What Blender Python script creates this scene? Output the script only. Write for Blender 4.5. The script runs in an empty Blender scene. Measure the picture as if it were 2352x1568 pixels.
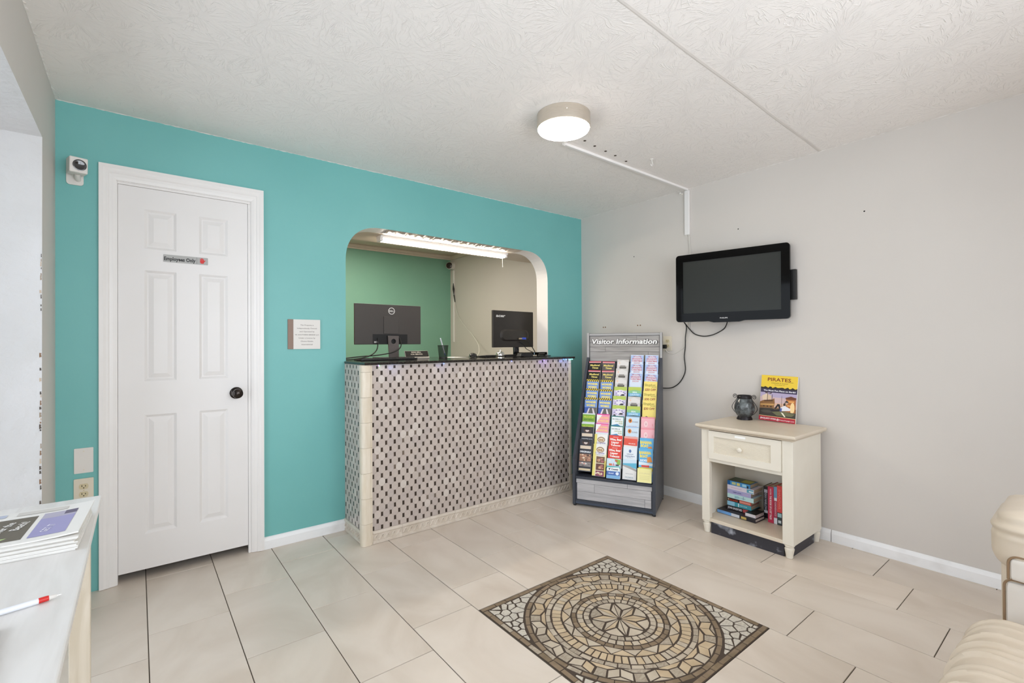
import bpy, math, random
from mathutils import Matrix, Vector
random.seed(7)
S = bpy.context.scene
COL = S.collection
PI = math.pi
rad = math.radians

# ------------------------------------------------------------------ camera, world, exposure
cam_d = bpy.data.cameras.new('camera')
cam_d.sensor_width = 36.0
cam_d.lens = 36.0 * 1088.95 / 2352.0
cam_d.clip_start = 0.02
cam = bpy.data.objects.new('camera', cam_d)
COL.objects.link(cam)
yaw, pitch, roll = rad(38.3017), rad(0.2684), rad(-0.2845)
fwd = Vector((math.sin(yaw) * math.cos(pitch), math.cos(yaw) * math.cos(pitch), math.sin(pitch)))
rgt = Vector((math.cos(yaw), -math.sin(yaw), 0))
upv = rgt.cross(fwd)
r2 = rgt * math.cos(roll) + upv * math.sin(roll)
u2 = -rgt * math.sin(roll) + upv * math.cos(roll)
CAM = Vector((-3.3808, -3.1877, 1.2356))
cam.matrix_world = Matrix(((r2.x, u2.x, -fwd.x, CAM.x), (r2.y, u2.y, -fwd.y, CAM.y),
                           (r2.z, u2.z, -fwd.z, CAM.z), (0, 0, 0, 1)))
S.camera = cam

W = bpy.data.worlds.new('sky'); S.world = W
W.use_nodes = True
WN = W.node_tree
bg = WN.nodes['Background']
bg.inputs['Color'].default_value = (0.875, 0.935, 1.0, 1)
bg.inputs['Strength'].default_value = 5.2
S.view_settings.view_transform = 'Standard'
S.view_settings.look = 'None'
S.view_settings.gamma = 1.0
S.view_settings.use_curve_mapping = False
S.view_settings.exposure = 0.40
try:
    S.cycles.diffuse_bounces = 8
    S.cycles.max_bounces = 14
    S.cycles.transparent_max_bounces = 12
    S.cycles.sample_clamp_indirect = 8.0
except Exception:
    pass

LAMP_STRENGTH = 20.0
TUBE_STRENGTH = 30.0


def portal(loc, sx, sy, rot):
    d = bpy.data.lights.new('window_portal', 'AREA')
    d.shape = 'RECTANGLE'; d.size = sx; d.size_y = sy
    d.cycles.is_portal = True
    o = bpy.data.objects.new('window_portal', d)
    o.location = loc; o.rotation_euler = rot
    COL.objects.link(o)


office_l = bpy.data.lights.new('office_fill', 'AREA'); office_l.shape = 'DISK'; office_l.size = .35; office_l.energy = 21.0; office_l.color = (1.0, .91, .78)  # added fill light, no visible fixture, brightens the dark office
office_o = bpy.data.objects.new('office_fill', office_l); office_o.location = (-1.5, 1.35, 2.42); COL.objects.link(office_o)
portal((-4.085, -2.0, 1.06), 2.1, 3.1, (0, rad(-90), 0))
portal((-2.25, -4.30, 1.18), 2.5, 2.3, (rad(90), 0, 0))


# ------------------------------------------------------------------ helpers
def C(h):
    h = h.lstrip('#')
    out = []
    for i in (0, 2, 4):
        v = int(h[i:i + 2], 16) / 255.0
        out.append(v / 12.92 if v <= 0.04045 else ((v + 0.055) / 1.055) ** 2.4)
    return (*out, 1.0)


def mat(name, c='#ffffff', rough=0.5, metal=0.0, spec=0.5, emit=None, estr=0.0, trans=0.0, ior=1.45, coat=0.0):
    m = bpy.data.materials.new(name); m.use_nodes = True
    b = m.node_tree.nodes['Principled BSDF']
    b.inputs['Base Color'].default_value = C(c)
    b.inputs['Roughness'].default_value = rough
    b.inputs['Metallic'].default_value = metal
    b.inputs['Specular IOR Level'].default_value = spec
    b.inputs['Transmission Weight'].default_value = trans
    b.inputs['IOR'].default_value = ior
    b.inputs['Coat Weight'].default_value = coat
    if emit:
        b.inputs['Emission Color'].default_value = C(emit)
        b.inputs['Emission Strength'].default_value = estr
    return m


def N(m, t, **kw):
    n = m.node_tree.nodes.new(t)
    for k, v in kw.items():
        if k in n.inputs:
            n.inputs[k].default_value = v
        else:
            setattr(n, k, v)
    return n


def L(m, a, b):
    m.node_tree.links.new(a, b)


def bsdf(m):
    return m.node_tree.nodes['Principled BSDF']


def noisy(name, c1, c2, scale=4.0, rough=0.5, bump=0.0, bscale=60.0, stretch=(1, 1, 1), metal=0.0, detail=6.0, objvar=0.0,
          lo=0.35, hi=0.65, spec=0.5, distort=0.0, bdist=0.002):
    """two colours mixed by noise, optional fine bump, optional brightness per object"""
    m = mat(name, c1, rough, metal, spec)
    b = bsdf(m)
    tc = N(m, 'ShaderNodeTexCoord')
    mp = N(m, 'ShaderNodeMapping')
    mp.inputs['Scale'].default_value = stretch
    src = tc.outputs['Object']
    if objvar:
        oi = N(m, 'ShaderNodeObjectInfo')
        va = N(m, 'ShaderNodeVectorMath', operation='SCALE')
        cb = N(m, 'ShaderNodeCombineXYZ')
        L(m, oi.outputs['Random'], cb.inputs[0]); L(m, oi.outputs['Random'], cb.inputs[1])
        L(m, cb.outputs[0], va.inputs[0]); va.inputs['Scale'].default_value = 37.0
        ad = N(m, 'ShaderNodeVectorMath', operation='ADD')
        L(m, tc.outputs['Object'], ad.inputs[0]); L(m, va.outputs[0], ad.inputs[1])
        src = ad.outputs[0]
    L(m, src, mp.inputs['Vector'])
    nz = N(m, 'ShaderNodeTexNoise', Scale=scale, Detail=detail, Distortion=distort)
    L(m, mp.outputs[0], nz.inputs['Vector'])
    rp = N(m, 'ShaderNodeValToRGB')
    rp.color_ramp.elements[0].position = lo; rp.color_ramp.elements[0].color = C(c1)
    rp.color_ramp.elements[1].position = hi; rp.color_ramp.elements[1].color = C(c2)
    L(m, nz.outputs['Fac'], rp.inputs[0])
    out = rp.outputs[0]
    if objvar:
        hs = N(m, 'ShaderNodeHueSaturation')
        mr = N(m, 'ShaderNodeMapRange')
        mr.inputs['To Min'].default_value = 1 - objvar; mr.inputs['To Max'].default_value = 1 + objvar
        L(m, oi.outputs['Random'], mr.inputs['Value'])
        L(m, mr.outputs[0], hs.inputs['Value']); L(m, out, hs.inputs['Color'])
        out = hs.outputs[0]
    L(m, out, b.inputs['Base Color'])
    if bump:
        n2 = N(m, 'ShaderNodeTexNoise', Scale=bscale, Detail=4.0)
        L(m, mp.outputs[0], n2.inputs['Vector'])
        bp = N(m, 'ShaderNodeBump', Strength=bump, Distance=bdist)
        L(m, n2.outputs['Fac'], bp.inputs['Height']); L(m, bp.outputs[0], b.inputs['Normal'])
    return m


WMAT = {}


def wm(o):
    return WMAT.get(o.name, Matrix.Identity(4)) if o else Matrix.Identity(4)


def adopt(o, parent, M):
    """link o with world matrix M under parent"""
    COL.objects.link(o)
    if parent is not None:
        o.parent = parent
        o.matrix_parent_inverse = Matrix.Identity(4)
        o.matrix_basis = wm(parent).inverted() @ M
    else:
        o.matrix_basis = M
    WMAT[o.name] = M.copy()
    return o


def tag(o, label=None, cat=None, group=None, kind=None):
    if label: o['label'] = label
    if cat: o['category'] = cat
    if group: o['group'] = group
    if kind: o['kind'] = kind
    return o


def thing(name, label=None, cat=None, loc=(0, 0, 0), rotz=0.0, group=None, kind=None, parent=None):
    o = bpy.data.objects.new(name, None)
    o.empty_display_size = 0.05
    adopt(o, parent, Matrix.Translation(loc) @ Matrix.Rotation(rotz, 4, 'Z'))
    return tag(o, label, cat, group, kind)


_glyph = {}


def glyphs(s, bold=0.0, shear=0.0):
    k = (s, bold, shear)
    if k not in _glyph:
        cu = bpy.data.curves.new('t', 'FONT')
        cu.body = s; cu.size = 1.0; cu.offset = bold; cu.shear = shear; cu.resolution_u = 2
        ob = bpy.data.objects.new('t', cu)
        me = ob.to_mesh()
        vs = [(v.co.x, v.co.y) for v in me.vertices]
        fs = [tuple(p.vertices) for p in me.polygons]
        ob.to_mesh_clear()
        bpy.data.objects.remove(ob); bpy.data.curves.remove(cu)
        if vs:
            x0 = min(v[0] for v in vs); x1 = max(v[0] for v in vs)
            y0 = min(v[1] for v in vs); y1 = max(v[1] for v in vs)
        else:
            x0 = y0 = 0; x1 = y1 = 1
        _glyph[k] = (vs, fs, x0, x1, y0, y1)
    return _glyph[k]


def curve_plate(outer, holes, half):
    cu = bpy.data.curves.new('c', 'CURVE'); cu.dimensions = '2D'; cu.fill_mode = 'BOTH'; cu.extrude = half
    for pts in [outer] + list(holes):
        s = cu.splines.new('POLY'); s.points.add(len(pts) - 1); s.use_cyclic_u = True
        for p, q in zip(s.points, pts): p.co = (q[0], q[1], 0, 1)
    ob = bpy.data.objects.new('c', cu)
    me = ob.to_mesh()
    vs = [tuple(v.co) for v in me.vertices]; fs = [tuple(p.vertices) for p in me.polygons]
    ob.to_mesh_clear(); bpy.data.objects.remove(ob); bpy.data.curves.remove(cu)
    return vs, fs


def rrect(x0, y0, x1, y1, r, n=5):
    out = []
    for cx, cy, a in ((x1 - r, y0 + r, -90), (x1 - r, y1 - r, 0), (x0 + r, y1 - r, 90), (x0 + r, y0 + r, 180)):
        for i in range(n + 1):
            t = rad(a + 90 * i / n)
            out.append((cx + r * math.cos(t), cy + r * math.sin(t)))
    return out


class MB:
    def __init__(s, M=None):
        s.v = []; s.f = []; s.mi = []; s.c = []; s.M = M
        s.anycol = False

    def add(s, vs, fs, m=0, col=None, M=None):
        o = len(s.v)
        if M is not None: vs = [M @ Vector(v) for v in vs]
        s.v += [tuple(v) for v in vs]
        for f in fs:
            s.f.append(tuple(i + o for i in f)); s.mi.append(m); s.c.append(col)
        if col is not None: s.anycol = True
        return s

    def box(s, x0, x1, y0, y1, z0, z1, m=0, col=None, M=None):
        vs = [(x, y, z) for z in (z0, z1) for y in (y0, y1) for x in (x0, x1)]
        fs = [(0, 2, 3, 1), (4, 5, 7, 6), (0, 1, 5, 4), (1, 3, 7, 5), (3, 2, 6, 7), (2, 0, 4, 6)]
        return s.add(vs, fs, m, col, M)

    def prism(s, pts, z0, z1, m=0, col=None, M=None, top=None):
        n = len(pts); tp = top or pts
        vs = [(p[0], p[1], z0) for p in pts] + [(p[0], p[1], z1) for p in tp]
        fs = [tuple(range(n))[::-1], tuple(range(n, 2 * n))] + [(i, (i + 1) % n, n + (i + 1) % n, n + i) for i in range(n)]
        return s.add(vs, fs, m, col, M)

    def quad(s, pts, m=0, col=None, M=None):
        return s.add(pts, [tuple(range(len(pts)))], m, col, M)

    def plate(s, outer, holes, z0, z1, m=0, col=None, M=None):
        vs, fs = curve_plate(outer, holes, (z1 - z0) / 2)
        vs = [(v[0], v[1], v[2] + (z0 + z1) / 2) for v in vs]
        return s.add(vs, fs, m, col, M)

    def tube(s, pts, r, n=8, m=0, closed=False, M=None, flat=None):
        pts = [Vector(p) for p in pts]; k = len(pts)
        vs = []; fs = []
        ref = None
        for i, p in enumerate(pts):
            a = pts[i - 1] if (i or closed) else p; b = pts[(i + 1) % k] if (i < k - 1 or closed) else p
            t = (b - a).normalized()
            if ref is None:
                ref = t.orthogonal().normalized()
            ref = (ref - t * ref.dot(t))
            ref = ref.normalized() if ref.length > 1e-6 else t.orthogonal().normalized()
            w = t.cross(ref)
            rr = r[i] if isinstance(r, (list, tuple)) else r
            for j in range(n):
                an = 2 * PI * j / n
                vs.append(p + ref * math.cos(an) * rr + w * math.sin(an) * rr)
        for i in range(k if closed else k - 1):
            for j in range(n):
                a = i * n + j; b = i * n + (j + 1) % n; c = ((i + 1) % k) * n
                fs.append((a, b, c + (j + 1) % n, c + j))
        if not closed:
            fs.append(tuple(range(n))[::-1]); fs.append(tuple(range((k - 1) * n, k * n)))
        return s.add(vs, fs, m, None, M)

    def lathe(s, prof, n=32, m=0, M=None, cap=True):
        vs = []; fs = []
        for r, z in prof:
            for j in range(n):
                a = 2 * PI * j / n
                vs.append((r * math.cos(a), r * math.sin(a), z))
        for i in range(len(prof) - 1):
            for j in range(n):
                fs.append((i * n + j, i * n + (j + 1) % n, (i + 1) * n + (j + 1) % n, (i + 1) * n + j))
        if cap:
            fs.append(tuple(range(n))[::-1]); fs.append(tuple(range((len(prof) - 1) * n, len(prof) * n)))
        return s.add(vs, fs, m, None, M)

    def sphere(s, c, r, n=12, m=0, sc=(1, 1, 1), M=None):
        prof = [(max(1e-4, r * math.sin(PI * i / (n // 2 + 2))), -r * math.cos(PI * i / (n // 2 + 2))) for i in range(n // 2 + 3)]
        T = Matrix.Translation(c) @ Matrix.Diagonal((*sc, 1))
        return s.lathe(prof, n, m, (M @ T) if M is not None else T)

    def text(s, txt, cx, cy, h, z=0.0, m=0, col=None, M=None, bold=0.0, shear=0.0, w=None, align='C', sx=1.0):
        """flat text in local xy; h: cap height; w: forced total width; centred on cx, cy"""
        vs, fs, x0, x1, y0, y1 = glyphs(txt, bold, shear)
        k = h / 0.72; kx = k * sx
        if w is not None: kx = w / max(1e-6, x1 - x0)
        mx = (x0 + x1) / 2 if align == 'C' else x0
        out = [((v[0] - mx) * kx + cx, (v[1] - 0.36) * k + cy, z) for v in vs]
        return s.add(out, fs, m, col, M)

    def build(s, name, mats, parent=None, smooth=None, bevel=0.0, seg=2, label=None, cat=None, group=None, kind=None):
        if not isinstance(mats, (list, tuple)): mats = [mats]
        vs = s.v if s.M is None else [tuple(s.M @ Vector(v)) for v in s.v]
        lo = [min(v[i] for v in vs) for i in range(3)]; hi = [max(v[i] for v in vs) for i in range(3)]
        c = ((lo[0] + hi[0]) / 2, (lo[1] + hi[1]) / 2, lo[2])
        me = bpy.data.meshes.new(name)
        me.from_pydata([(v[0] - c[0], v[1] - c[1], v[2] - c[2]) for v in vs], [], s.f)
        for mm in mats: me.materials.append(mm)
        me.polygons.foreach_set('material_index', s.mi)
        if s.anycol:
            at = me.color_attributes.new('Col', 'FLOAT_COLOR', 'CORNER')
            buf = []
            for p, cc in zip(me.polygons, s.c):
                cc = cc or (1, 1, 1, 1)
                for _ in range(p.loop_total): buf += cc
            at.data.foreach_set('color', buf)
        if smooth is not None:
            me.polygons.foreach_set('use_smooth', [True] * len(me.polygons))
            me.set_sharp_from_angle(angle=rad(smooth))
        me.update()
        o = bpy.data.objects.new(name, me)
        adopt(o, parent, Matrix.Translation(c))
        if bevel:
            b = o.modifiers.new('bevel', 'BEVEL'); b.width = bevel; b.segments = seg; b.limit_method = 'ANGLE'; b.angle_limit = rad(40)
        return tag(o, label, cat, group, kind)


def inst(me, name, M, parent):
    o = bpy.data.objects.new(name, me)
    return adopt(o, parent, M)


def raw_mesh(name, vs, fs, mats, mi=None):
    me = bpy.data.meshes.new(name); me.from_pydata(vs, [], fs)
    for m in mats: me.materials.append(m)
    if mi: me.polygons.foreach_set('material_index', mi)
    me.update()
    return me


def T(*a): return Matrix.Translation(a)
def RX(d): return Matrix.Rotation(rad(d), 4, 'X')
def RY(d): return Matrix.Rotation(rad(d), 4, 'Y')
def RZ(d): return Matrix.Rotation(rad(d), 4, 'Z')


# plane frames: local x/y drawn on a wall, local z out of the wall
def on_back(x, z, y=0.0):       # teal wall seen from the room: right = +x, up = +z, out = -y
    return Matrix(((1, 0, 0, x), (0, 0, -1, y), (0, 1, 0, z), (0, 0, 0, 1)))


def on_right(y, z, x=0.0):      # right wall: right = -y, up = +z, out = -x
    return Matrix(((0, 0, -1, x), (-1, 0, 0, y), (0, 1, 0, z), (0, 0, 0, 1)))


def rest_path(a, n=24):
    """smooth catmull-rom path through points a"""
    a = [Vector(p) for p in a]; out = []
    for i in range(len(a) - 1):
        p0 = a[max(0, i - 1)]; p1 = a[i]; p2 = a[i + 1]; p3 = a[min(len(a) - 1, i + 2)]
        k = max(2, n // (len(a) - 1))
        for j in range(k):
            t = j / k
            out.append(0.5 * ((2 * p1) + (p2 - p0) * t + (2 * p0 - 5 * p1 + 4 * p2 - p3) * t * t + (3 * p1 - p0 - 3 * p2 + p3) * t ** 3))
    out.append(a[-1])
    return out


# ------------------------------------------------------------------ materials
M_teal = noisy('teal_paint', '#72b5b2', '#77b9b6', 1.6, 0.42, 0.12, 90.0, bdist=0.001)
M_teal_o = noisy('teal_office_greener', '#78a893', '#7dac97', 1.6, 0.42)  # variant of the teal, shifted greener and duller for the office wall
M_grey = noisy('greige_paint', '#cdc7c1', '#d0cac4', 1.5, 0.6, 0.12, 90.0, bdist=0.001)
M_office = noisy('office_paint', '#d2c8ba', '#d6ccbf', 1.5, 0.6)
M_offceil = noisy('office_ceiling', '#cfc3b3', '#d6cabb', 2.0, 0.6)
M_white = noisy('white_paint', '#e6e3e1', '#e8e5e4', 3.0, 0.38, 0.03, 60.0, bdist=0.0006)
M_trimw = noisy('white_gloss_trim', '#e9e6e4', '#ece9e7', 4.0, 0.32)
M_jamb = noisy('rough_white_plaster', '#d0cfce', '#d8d7d7', 3.0, 0.55, .7, 24.0, bdist=0.010)
M_print = mat('print', rough=0.4)
_a = N(M_print, 'ShaderNodeAttribute', attribute_name='Col'); L(M_print, _a.outputs['Color'], bsdf(M_print).inputs['Base Color'])
M_printm = mat('matte_print', rough=0.7)
_a = N(M_printm, 'ShaderNodeAttribute', attribute_name='Col'); L(M_printm, _a.outputs['Color'], bsdf(M_printm).inputs['Base Color'])
M_black = mat('black_plastic', '#1b1a1a', 0.42)
M_blackg = mat('gloss_black', '#070707', 0.06, spec=.16)
M_dark = mat('dark_void', '#171513', 0.9)
M_nickel = noisy('brushed_nickel', '#d8d0c4', '#e4dcd0', 30.0, 0.32, metal=1.0, stretch=(1, 1, 30))
M_chrome = mat('chrome', '#d8d6d2', 0.08, 1.0)
M_bronze = mat('dark_bronze', '#3b3532', 0.22, 0.9)
M_plw = mat('white_plastic', '#dfdbd6', 0.4)
M_ivory = mat('ivory_plastic', '#ddd4c2', 0.4)
M_almond = mat('almond_plastic', '#cfc29f', 0.4)
M_paper = mat('white_paper', '#e8e6e2', 0.7)
M_pages = noisy('page_block', '#b9a98f', '#cfc2aa', 8.0, 0.8, stretch=(1, 1, 40))
M_cream = noisy('cream_wood_paint', '#dfd8ca', '#e4ded1', 5.0, 0.42, 0.06, 40.0, bdist=0.001)
M_creamtop = noisy('cream_top_paint', '#d2c5b2', '#d9cdbb', 5.0, 0.35)
M_cable = mat('black_cable', '#141414', 0.5)
M_cablew = mat('white_cable', '#dcd8d0', 0.5)
M_glass = bpy.data.materials.new('window_glass'); M_glass.use_nodes = True
_nt = M_glass.node_tree; _nt.nodes.remove(_nt.nodes['Principled BSDF'])
_tr = _nt.nodes.new('ShaderNodeBsdfTransparent'); _gl = _nt.nodes.new('ShaderNodeBsdfGlossy'); _gl.inputs['Roughness'].default_value = 0.0
_mx = _nt.nodes.new('ShaderNodeMixShader'); _fr = _nt.nodes.new('ShaderNodeFresnel'); _fr.inputs['IOR'].default_value = 1.25
_nt.links.new(_fr.outputs[0], _mx.inputs[0]); _nt.links.new(_tr.outputs[0], _mx.inputs[1]); _nt.links.new(_gl.outputs[0], _mx.inputs[2])
_nt.links.new(_mx.outputs[0], _nt.nodes['Material Output'].inputs['Surface'])


M_tint = M_glass.copy(); M_tint.name = 'dimming_glass'  # tint invented to cut the daylight from the unseen left window
for _n in M_tint.node_tree.nodes:
    if _n.type == 'BSDF_TRANSPARENT': _n.inputs['Color'].default_value = (.62, .63, .64, 1)


def ceiling_mat():
    m = mat('stomped_ceiling', '#f2ede9', 0.62)
    b = bsdf(m)
    tc = N(m, 'ShaderNodeTexCoord')
    heights = []
    for sc, off, k in ((3.1, 0.0, 20.0), (4.3, 13.7, 17.0)):
        ad = N(m, 'ShaderNodeVectorMath', operation='ADD'); ad.inputs[1].default_value = (off, off * 0.7, 0)
        L(m, tc.outputs['Object'], ad.inputs[0])
        wn = N(m, 'ShaderNodeTexNoise', Scale=5.0, Detail=2.0)
        L(m, ad.outputs[0], wn.inputs['Vector'])
        wv = N(m, 'ShaderNodeVectorMath', operation='SCALE'); wv.inputs['Scale'].default_value = 0.12
        L(m, wn.outputs['Color'], wv.inputs[0])
        ad2 = N(m, 'ShaderNodeVectorMath', operation='ADD')
        L(m, ad.outputs[0], ad2.inputs[0]); L(m, wv.outputs[0], ad2.inputs[1])
        vo = N(m, 'ShaderNodeTexVoronoi', voronoi_dimensions='2D', Scale=sc)
        L(m, ad2.outputs[0], vo.inputs['Vector'])
        sb = N(m, 'ShaderNodeVectorMath', operation='SUBTRACT')
        L(m, ad2.outputs[0], sb.inputs[0]); L(m, vo.outputs['Position'], sb.inputs[1])
        sp = N(m, 'ShaderNodeSeparateXYZ'); L(m, sb.outputs[0], sp.inputs[0])
        at = N(m, 'ShaderNodeMath', operation='ARCTAN2'); L(m, sp.outputs[1], at.inputs[0]); L(m, sp.outputs[0], at.inputs[1])
        ln = N(m, 'ShaderNodeVectorMath', operation='LENGTH'); L(m, sb.outputs[0], ln.inputs[0])
        ma = N(m, 'ShaderNodeMath', operation='MULTIPLY'); L(m, at.outputs[0], ma.inputs[0]); ma.inputs[1].default_value = k
        ml = N(m, 'ShaderNodeMath', operation='MULTIPLY'); L(m, ln.outputs['Value'], ml.inputs[0]); ml.inputs[1].default_value = 13.0
        cm = N(m, 'ShaderNodeCombineXYZ')
        L(m, ma.outputs[0], cm.inputs[0]); L(m, ml.outputs[0], cm.inputs[1]); 
        sv = N(m, 'ShaderNodeSeparateXYZ'); L(m, vo.outputs['Color'], sv.inputs[0])
        mz = N(m, 'ShaderNodeMath', operation='MULTIPLY'); L(m, sv.outputs[0], mz.inputs[0]); mz.inputs[1].default_value = 40.0
        L(m, mz.outputs[0], cm.inputs[2])
        nz = N(m, 'ShaderNodeTexNoise', Scale=1.1, Detail=3.0, Roughness=0.6, Distortion=0.5)
        L(m, cm.outputs[0], nz.inputs['Vector'])
        rp = N(m, 'ShaderNodeValToRGB')
        rp.color_ramp.elements[0].position = 0.56; rp.color_ramp.elements[0].color = (0, 0, 0, 1)
        rp.color_ramp.elements[1].position = 0.68; rp.color_ramp.elements[1].color = (1, 1, 1, 1)
        L(m, nz.outputs['Fac'], rp.inputs[0])
        heights.append(rp.outputs[0])
    mx = N(m, 'ShaderNodeMath', operation='MAXIMUM'); L(m, heights[0], mx.inputs[0]); L(m, heights[1], mx.inputs[1])
    bp = N(m, 'ShaderNodeBump', Strength=0.45, Distance=0.005)
    L(m, mx.outputs[0], bp.inputs['Height']); L(m, bp.outputs[0], b.inputs['Normal'])
    return m


M_ceil = ceiling_mat()

# ------------------------------------------------------------------ SETTING
XL, YR, H = -3.695, -4.20, 2.44
OFFY = 2.452
st = dict(kind='structure')

# ceiling
ceil_o = MB().box(XL - 0.02, 0.02, YR - 0.02, 0.001, H, H + 0.1).build('ceiling', M_ceil, **st)
MB().box(-2.6, 0.02, 0.149, OFFY + 0.05, H + 0.001, H + 0.1).build('ceiling_office', M_offceil, **st)
# taped seam across the ceiling
mb = MB()
for i in range(24):
    a = -3.69 + i * 3.69 / 24; b = a + 3.69 / 24
    f = lambda x: -2.053 + x * 0.035 + 0.002 * math.sin(x * 7)
    mb.add([(a, f(a) - .011, H), (b, f(b) - .011, H), (b, f(b) + .011, H), (a, f(a) + .011, H),
            (a, f(a) - .005, H - .0015), (b, f(b) - .005, H - .0015), (b, f(b) + .005, H - .0015), (a, f(a) + .005, H - .0015)],
           [(4, 7, 6, 5), (0, 4, 5, 1), (3, 2, 6, 7), (0, 3, 7, 4), (1, 5, 6, 2)])
mb.build('trim_1', noisy('seam_paint', '#dad4cf', '#e0dad5', 8.0, .75), **st)
for x, y in ((-1.293, -1.252), (-1.189, -1.237), (-1.076, -1.226), (-.973, -1.218), (-.841, -1.2)):
    MB().lathe([(.0085, -.0008), (.0085, .002)], 12, M=T(x, y, H - .0008)).build('anchor_hole', mat('hole_brown', '#4c4136', 0.9), ceil_o)

re_ = random.Random(31)
mb = MB()


def bead(p0, p1, inward):
    n = int((Vector(p1) - Vector(p0)).length / .012)
    p0, p1, inward = Vector(p0), Vector(p1), Vector(inward)
    w_ = [re_.uniform(.002, .007) if re_.random() < .75 else re_.uniform(.006, .012) for _ in range(n + 1)]
    d_ = [re_.uniform(.001, .004) for _ in range(n + 1)]
    for i in range(n):
        u, v = p0.lerp(p1, i / n), p0.lerp(p1, (i + 1) / n)
        mb.add([u + inward * .0004, v + inward * .0004, v + inward * w_[i + 1], u + inward * w_[i], u + inward * .0004 - Vector((0, 0, d_[i])), v + inward * .0004 - Vector((0, 0, d_[i + 1]))],
               [(4, 5, 2, 3), (0, 4, 3), (1, 2, 5)])


bead((XL, 0, H - .0001), (0, 0, H - .0001), (0, -1, 0))
bead((0, 0, H - .0001), (0, -3.4, H - .0001), (-1, 0, 0))
bead((XL, -2.2, H - .0001), (XL, 0, H - .0001), (1, 0, 0))
mb.build('texture_edge', mat('ceiling_bead', '#e6e1dc', .7), ceil_o, kind='stuff')
# floor: grout bed plus separate tiles
M_grout = mat('grout', '#5c5349', 0.9)
M_tile = noisy('stone_tile', '#cec1b3', '#dcd1c5', 2.2, 0.34, 0.05, 30.0, (1.0, 0.55, 1), detail=9, objvar=0.04, lo=.32, hi=.68, distort=2.2, bdist=0.001)
floor = MB().box(XL - .45, 0.02, YR - .02, OFFY + .05, -.06, -.0035).build('floor', M_grout, **st)
PX, PY, G = .3017, .608, .0018
X0 = -3.347
offs = {-3: .02, -2: .40, -1: .209, 0: .025, 1: .46, 2: .262, 3: .082, 4: .506, 5: .312, 6: .142, 7: .504, 8: .314, 9: .13, 10: .57, 11: .39}
MEDX0, MEDX1, MEDY0, MEDY1 = -2.1365, -1.2315, -2.2600, -1.3550


def tile_mesh(x0, x1, y0, y1):
    w, d, c = x1 - x0, y1 - y0, .0012
    vs = [(0, 0, -.006), (w, 0, -.006), (w, d, -.006), (0, d, -.006), (0, 0, -c), (w, 0, -c), (w, d, -c), (0, d, -c),
          (c, c, 0), (w - c, c, 0), (w - c, d - c, 0), (c, d - c, 0)]
    fs = [(0, 1, 5, 4), (1, 2, 6, 5), (2, 3, 7, 6), (3, 0, 4, 7), (4, 5, 9, 8), (5, 6, 10, 9), (6, 7, 11, 10), (7, 4, 8, 11), (8, 9, 10, 11)]
    return raw_mesh('tile', vs, fs, [M_tile])


_tc = {}
for k in range(-2, 12):
    xa = X0 + k * PX + G - PX * 0; xb = xa + PX - 2 * G
    xa0 = xa; xa = max(xa, XL - .405); xb = min(xb, -.002)
    if k == -2: xa = XL - .405 + G
    if xb - xa < .02: continue
    y = -offs.get(k, 0.2)
    while y < 0.3: y += PY
    while y > YR:
        ya, yb = y - PY + G, y - G
        y -= PY
        top = 0.14 if xb > -3.46 and xa < -2.87 else -.002
        segs = [(max(ya, YR), min(yb, top))]
        if xa < XL - .0 and xb < XL + .1: segs = [(max(ya, -3.9), min(yb, -.425))] if xb < XL else [(max(ya, YR), min(yb, -.425 if xa < XL else top))]
        if xa > MEDX0 - .05 and xb < MEDX1 + .05:
            ns = []
            for a, b in segs:
                if b <= MEDY0 or a >= MEDY1: ns.append((a, b))
                else:
                    if a < MEDY0 - .01: ns.append((a, MEDY0 - G))
                    if b > MEDY1 + .01: ns.append((MEDY1 + G, b))
            segs = ns
        for a, b in segs:
            if b - a < .015: continue
            key = (round(xb - xa, 4), round(b - a, 4))
            if key not in _tc: _tc[key] = tile_mesh(xa, xb, a, b)
            inst(_tc[key], 'tile', T(xa, a, 0), floor)

# teal wall with arched pass-through and door opening
OX0, OX1, OZ0, OZ1 = -2.284, -.446, 1.06, 2.052
DX0, DX1, DZ1 = -3.466, -2.856, 2.082
outer = [(XL - .4, 0), (DX0 - .02, 0), (DX0 - .02, DZ1 + .02), (DX1 + .02, DZ1 + .02), (DX1 + .02, 0), (.02, 0), (.02, H), (XL - .4, H)]
R = .26
hole = [(OX0, OZ0), (OX1, OZ0)]
for i in range(13):
    t = rad(90 * i / 12); hole.append((OX1 - R + R * math.cos(t) ** .85, OZ1 - R + R * math.sin(t) ** .85))
for i in range(13):
    t = rad(90 + 90 * i / 12); hole.append((OX0 + R + R * -abs(math.cos(t)) ** .85, OZ1 - R + R * math.sin(t) ** .85))
vs, fs = curve_plate(outer, [hole], .075)
mb = MB()
vs = [(v[0], .075 - v[2], v[1]) for v in vs]
for f in fs:
    ys = [vs[i][1] for i in f]
    mb.add([vs[i] for i in f], [tuple(range(len(f)))], 0 if max(ys) < .001 else 1)
mb.build('wall_back', [M_teal, M_white], **st)
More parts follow.
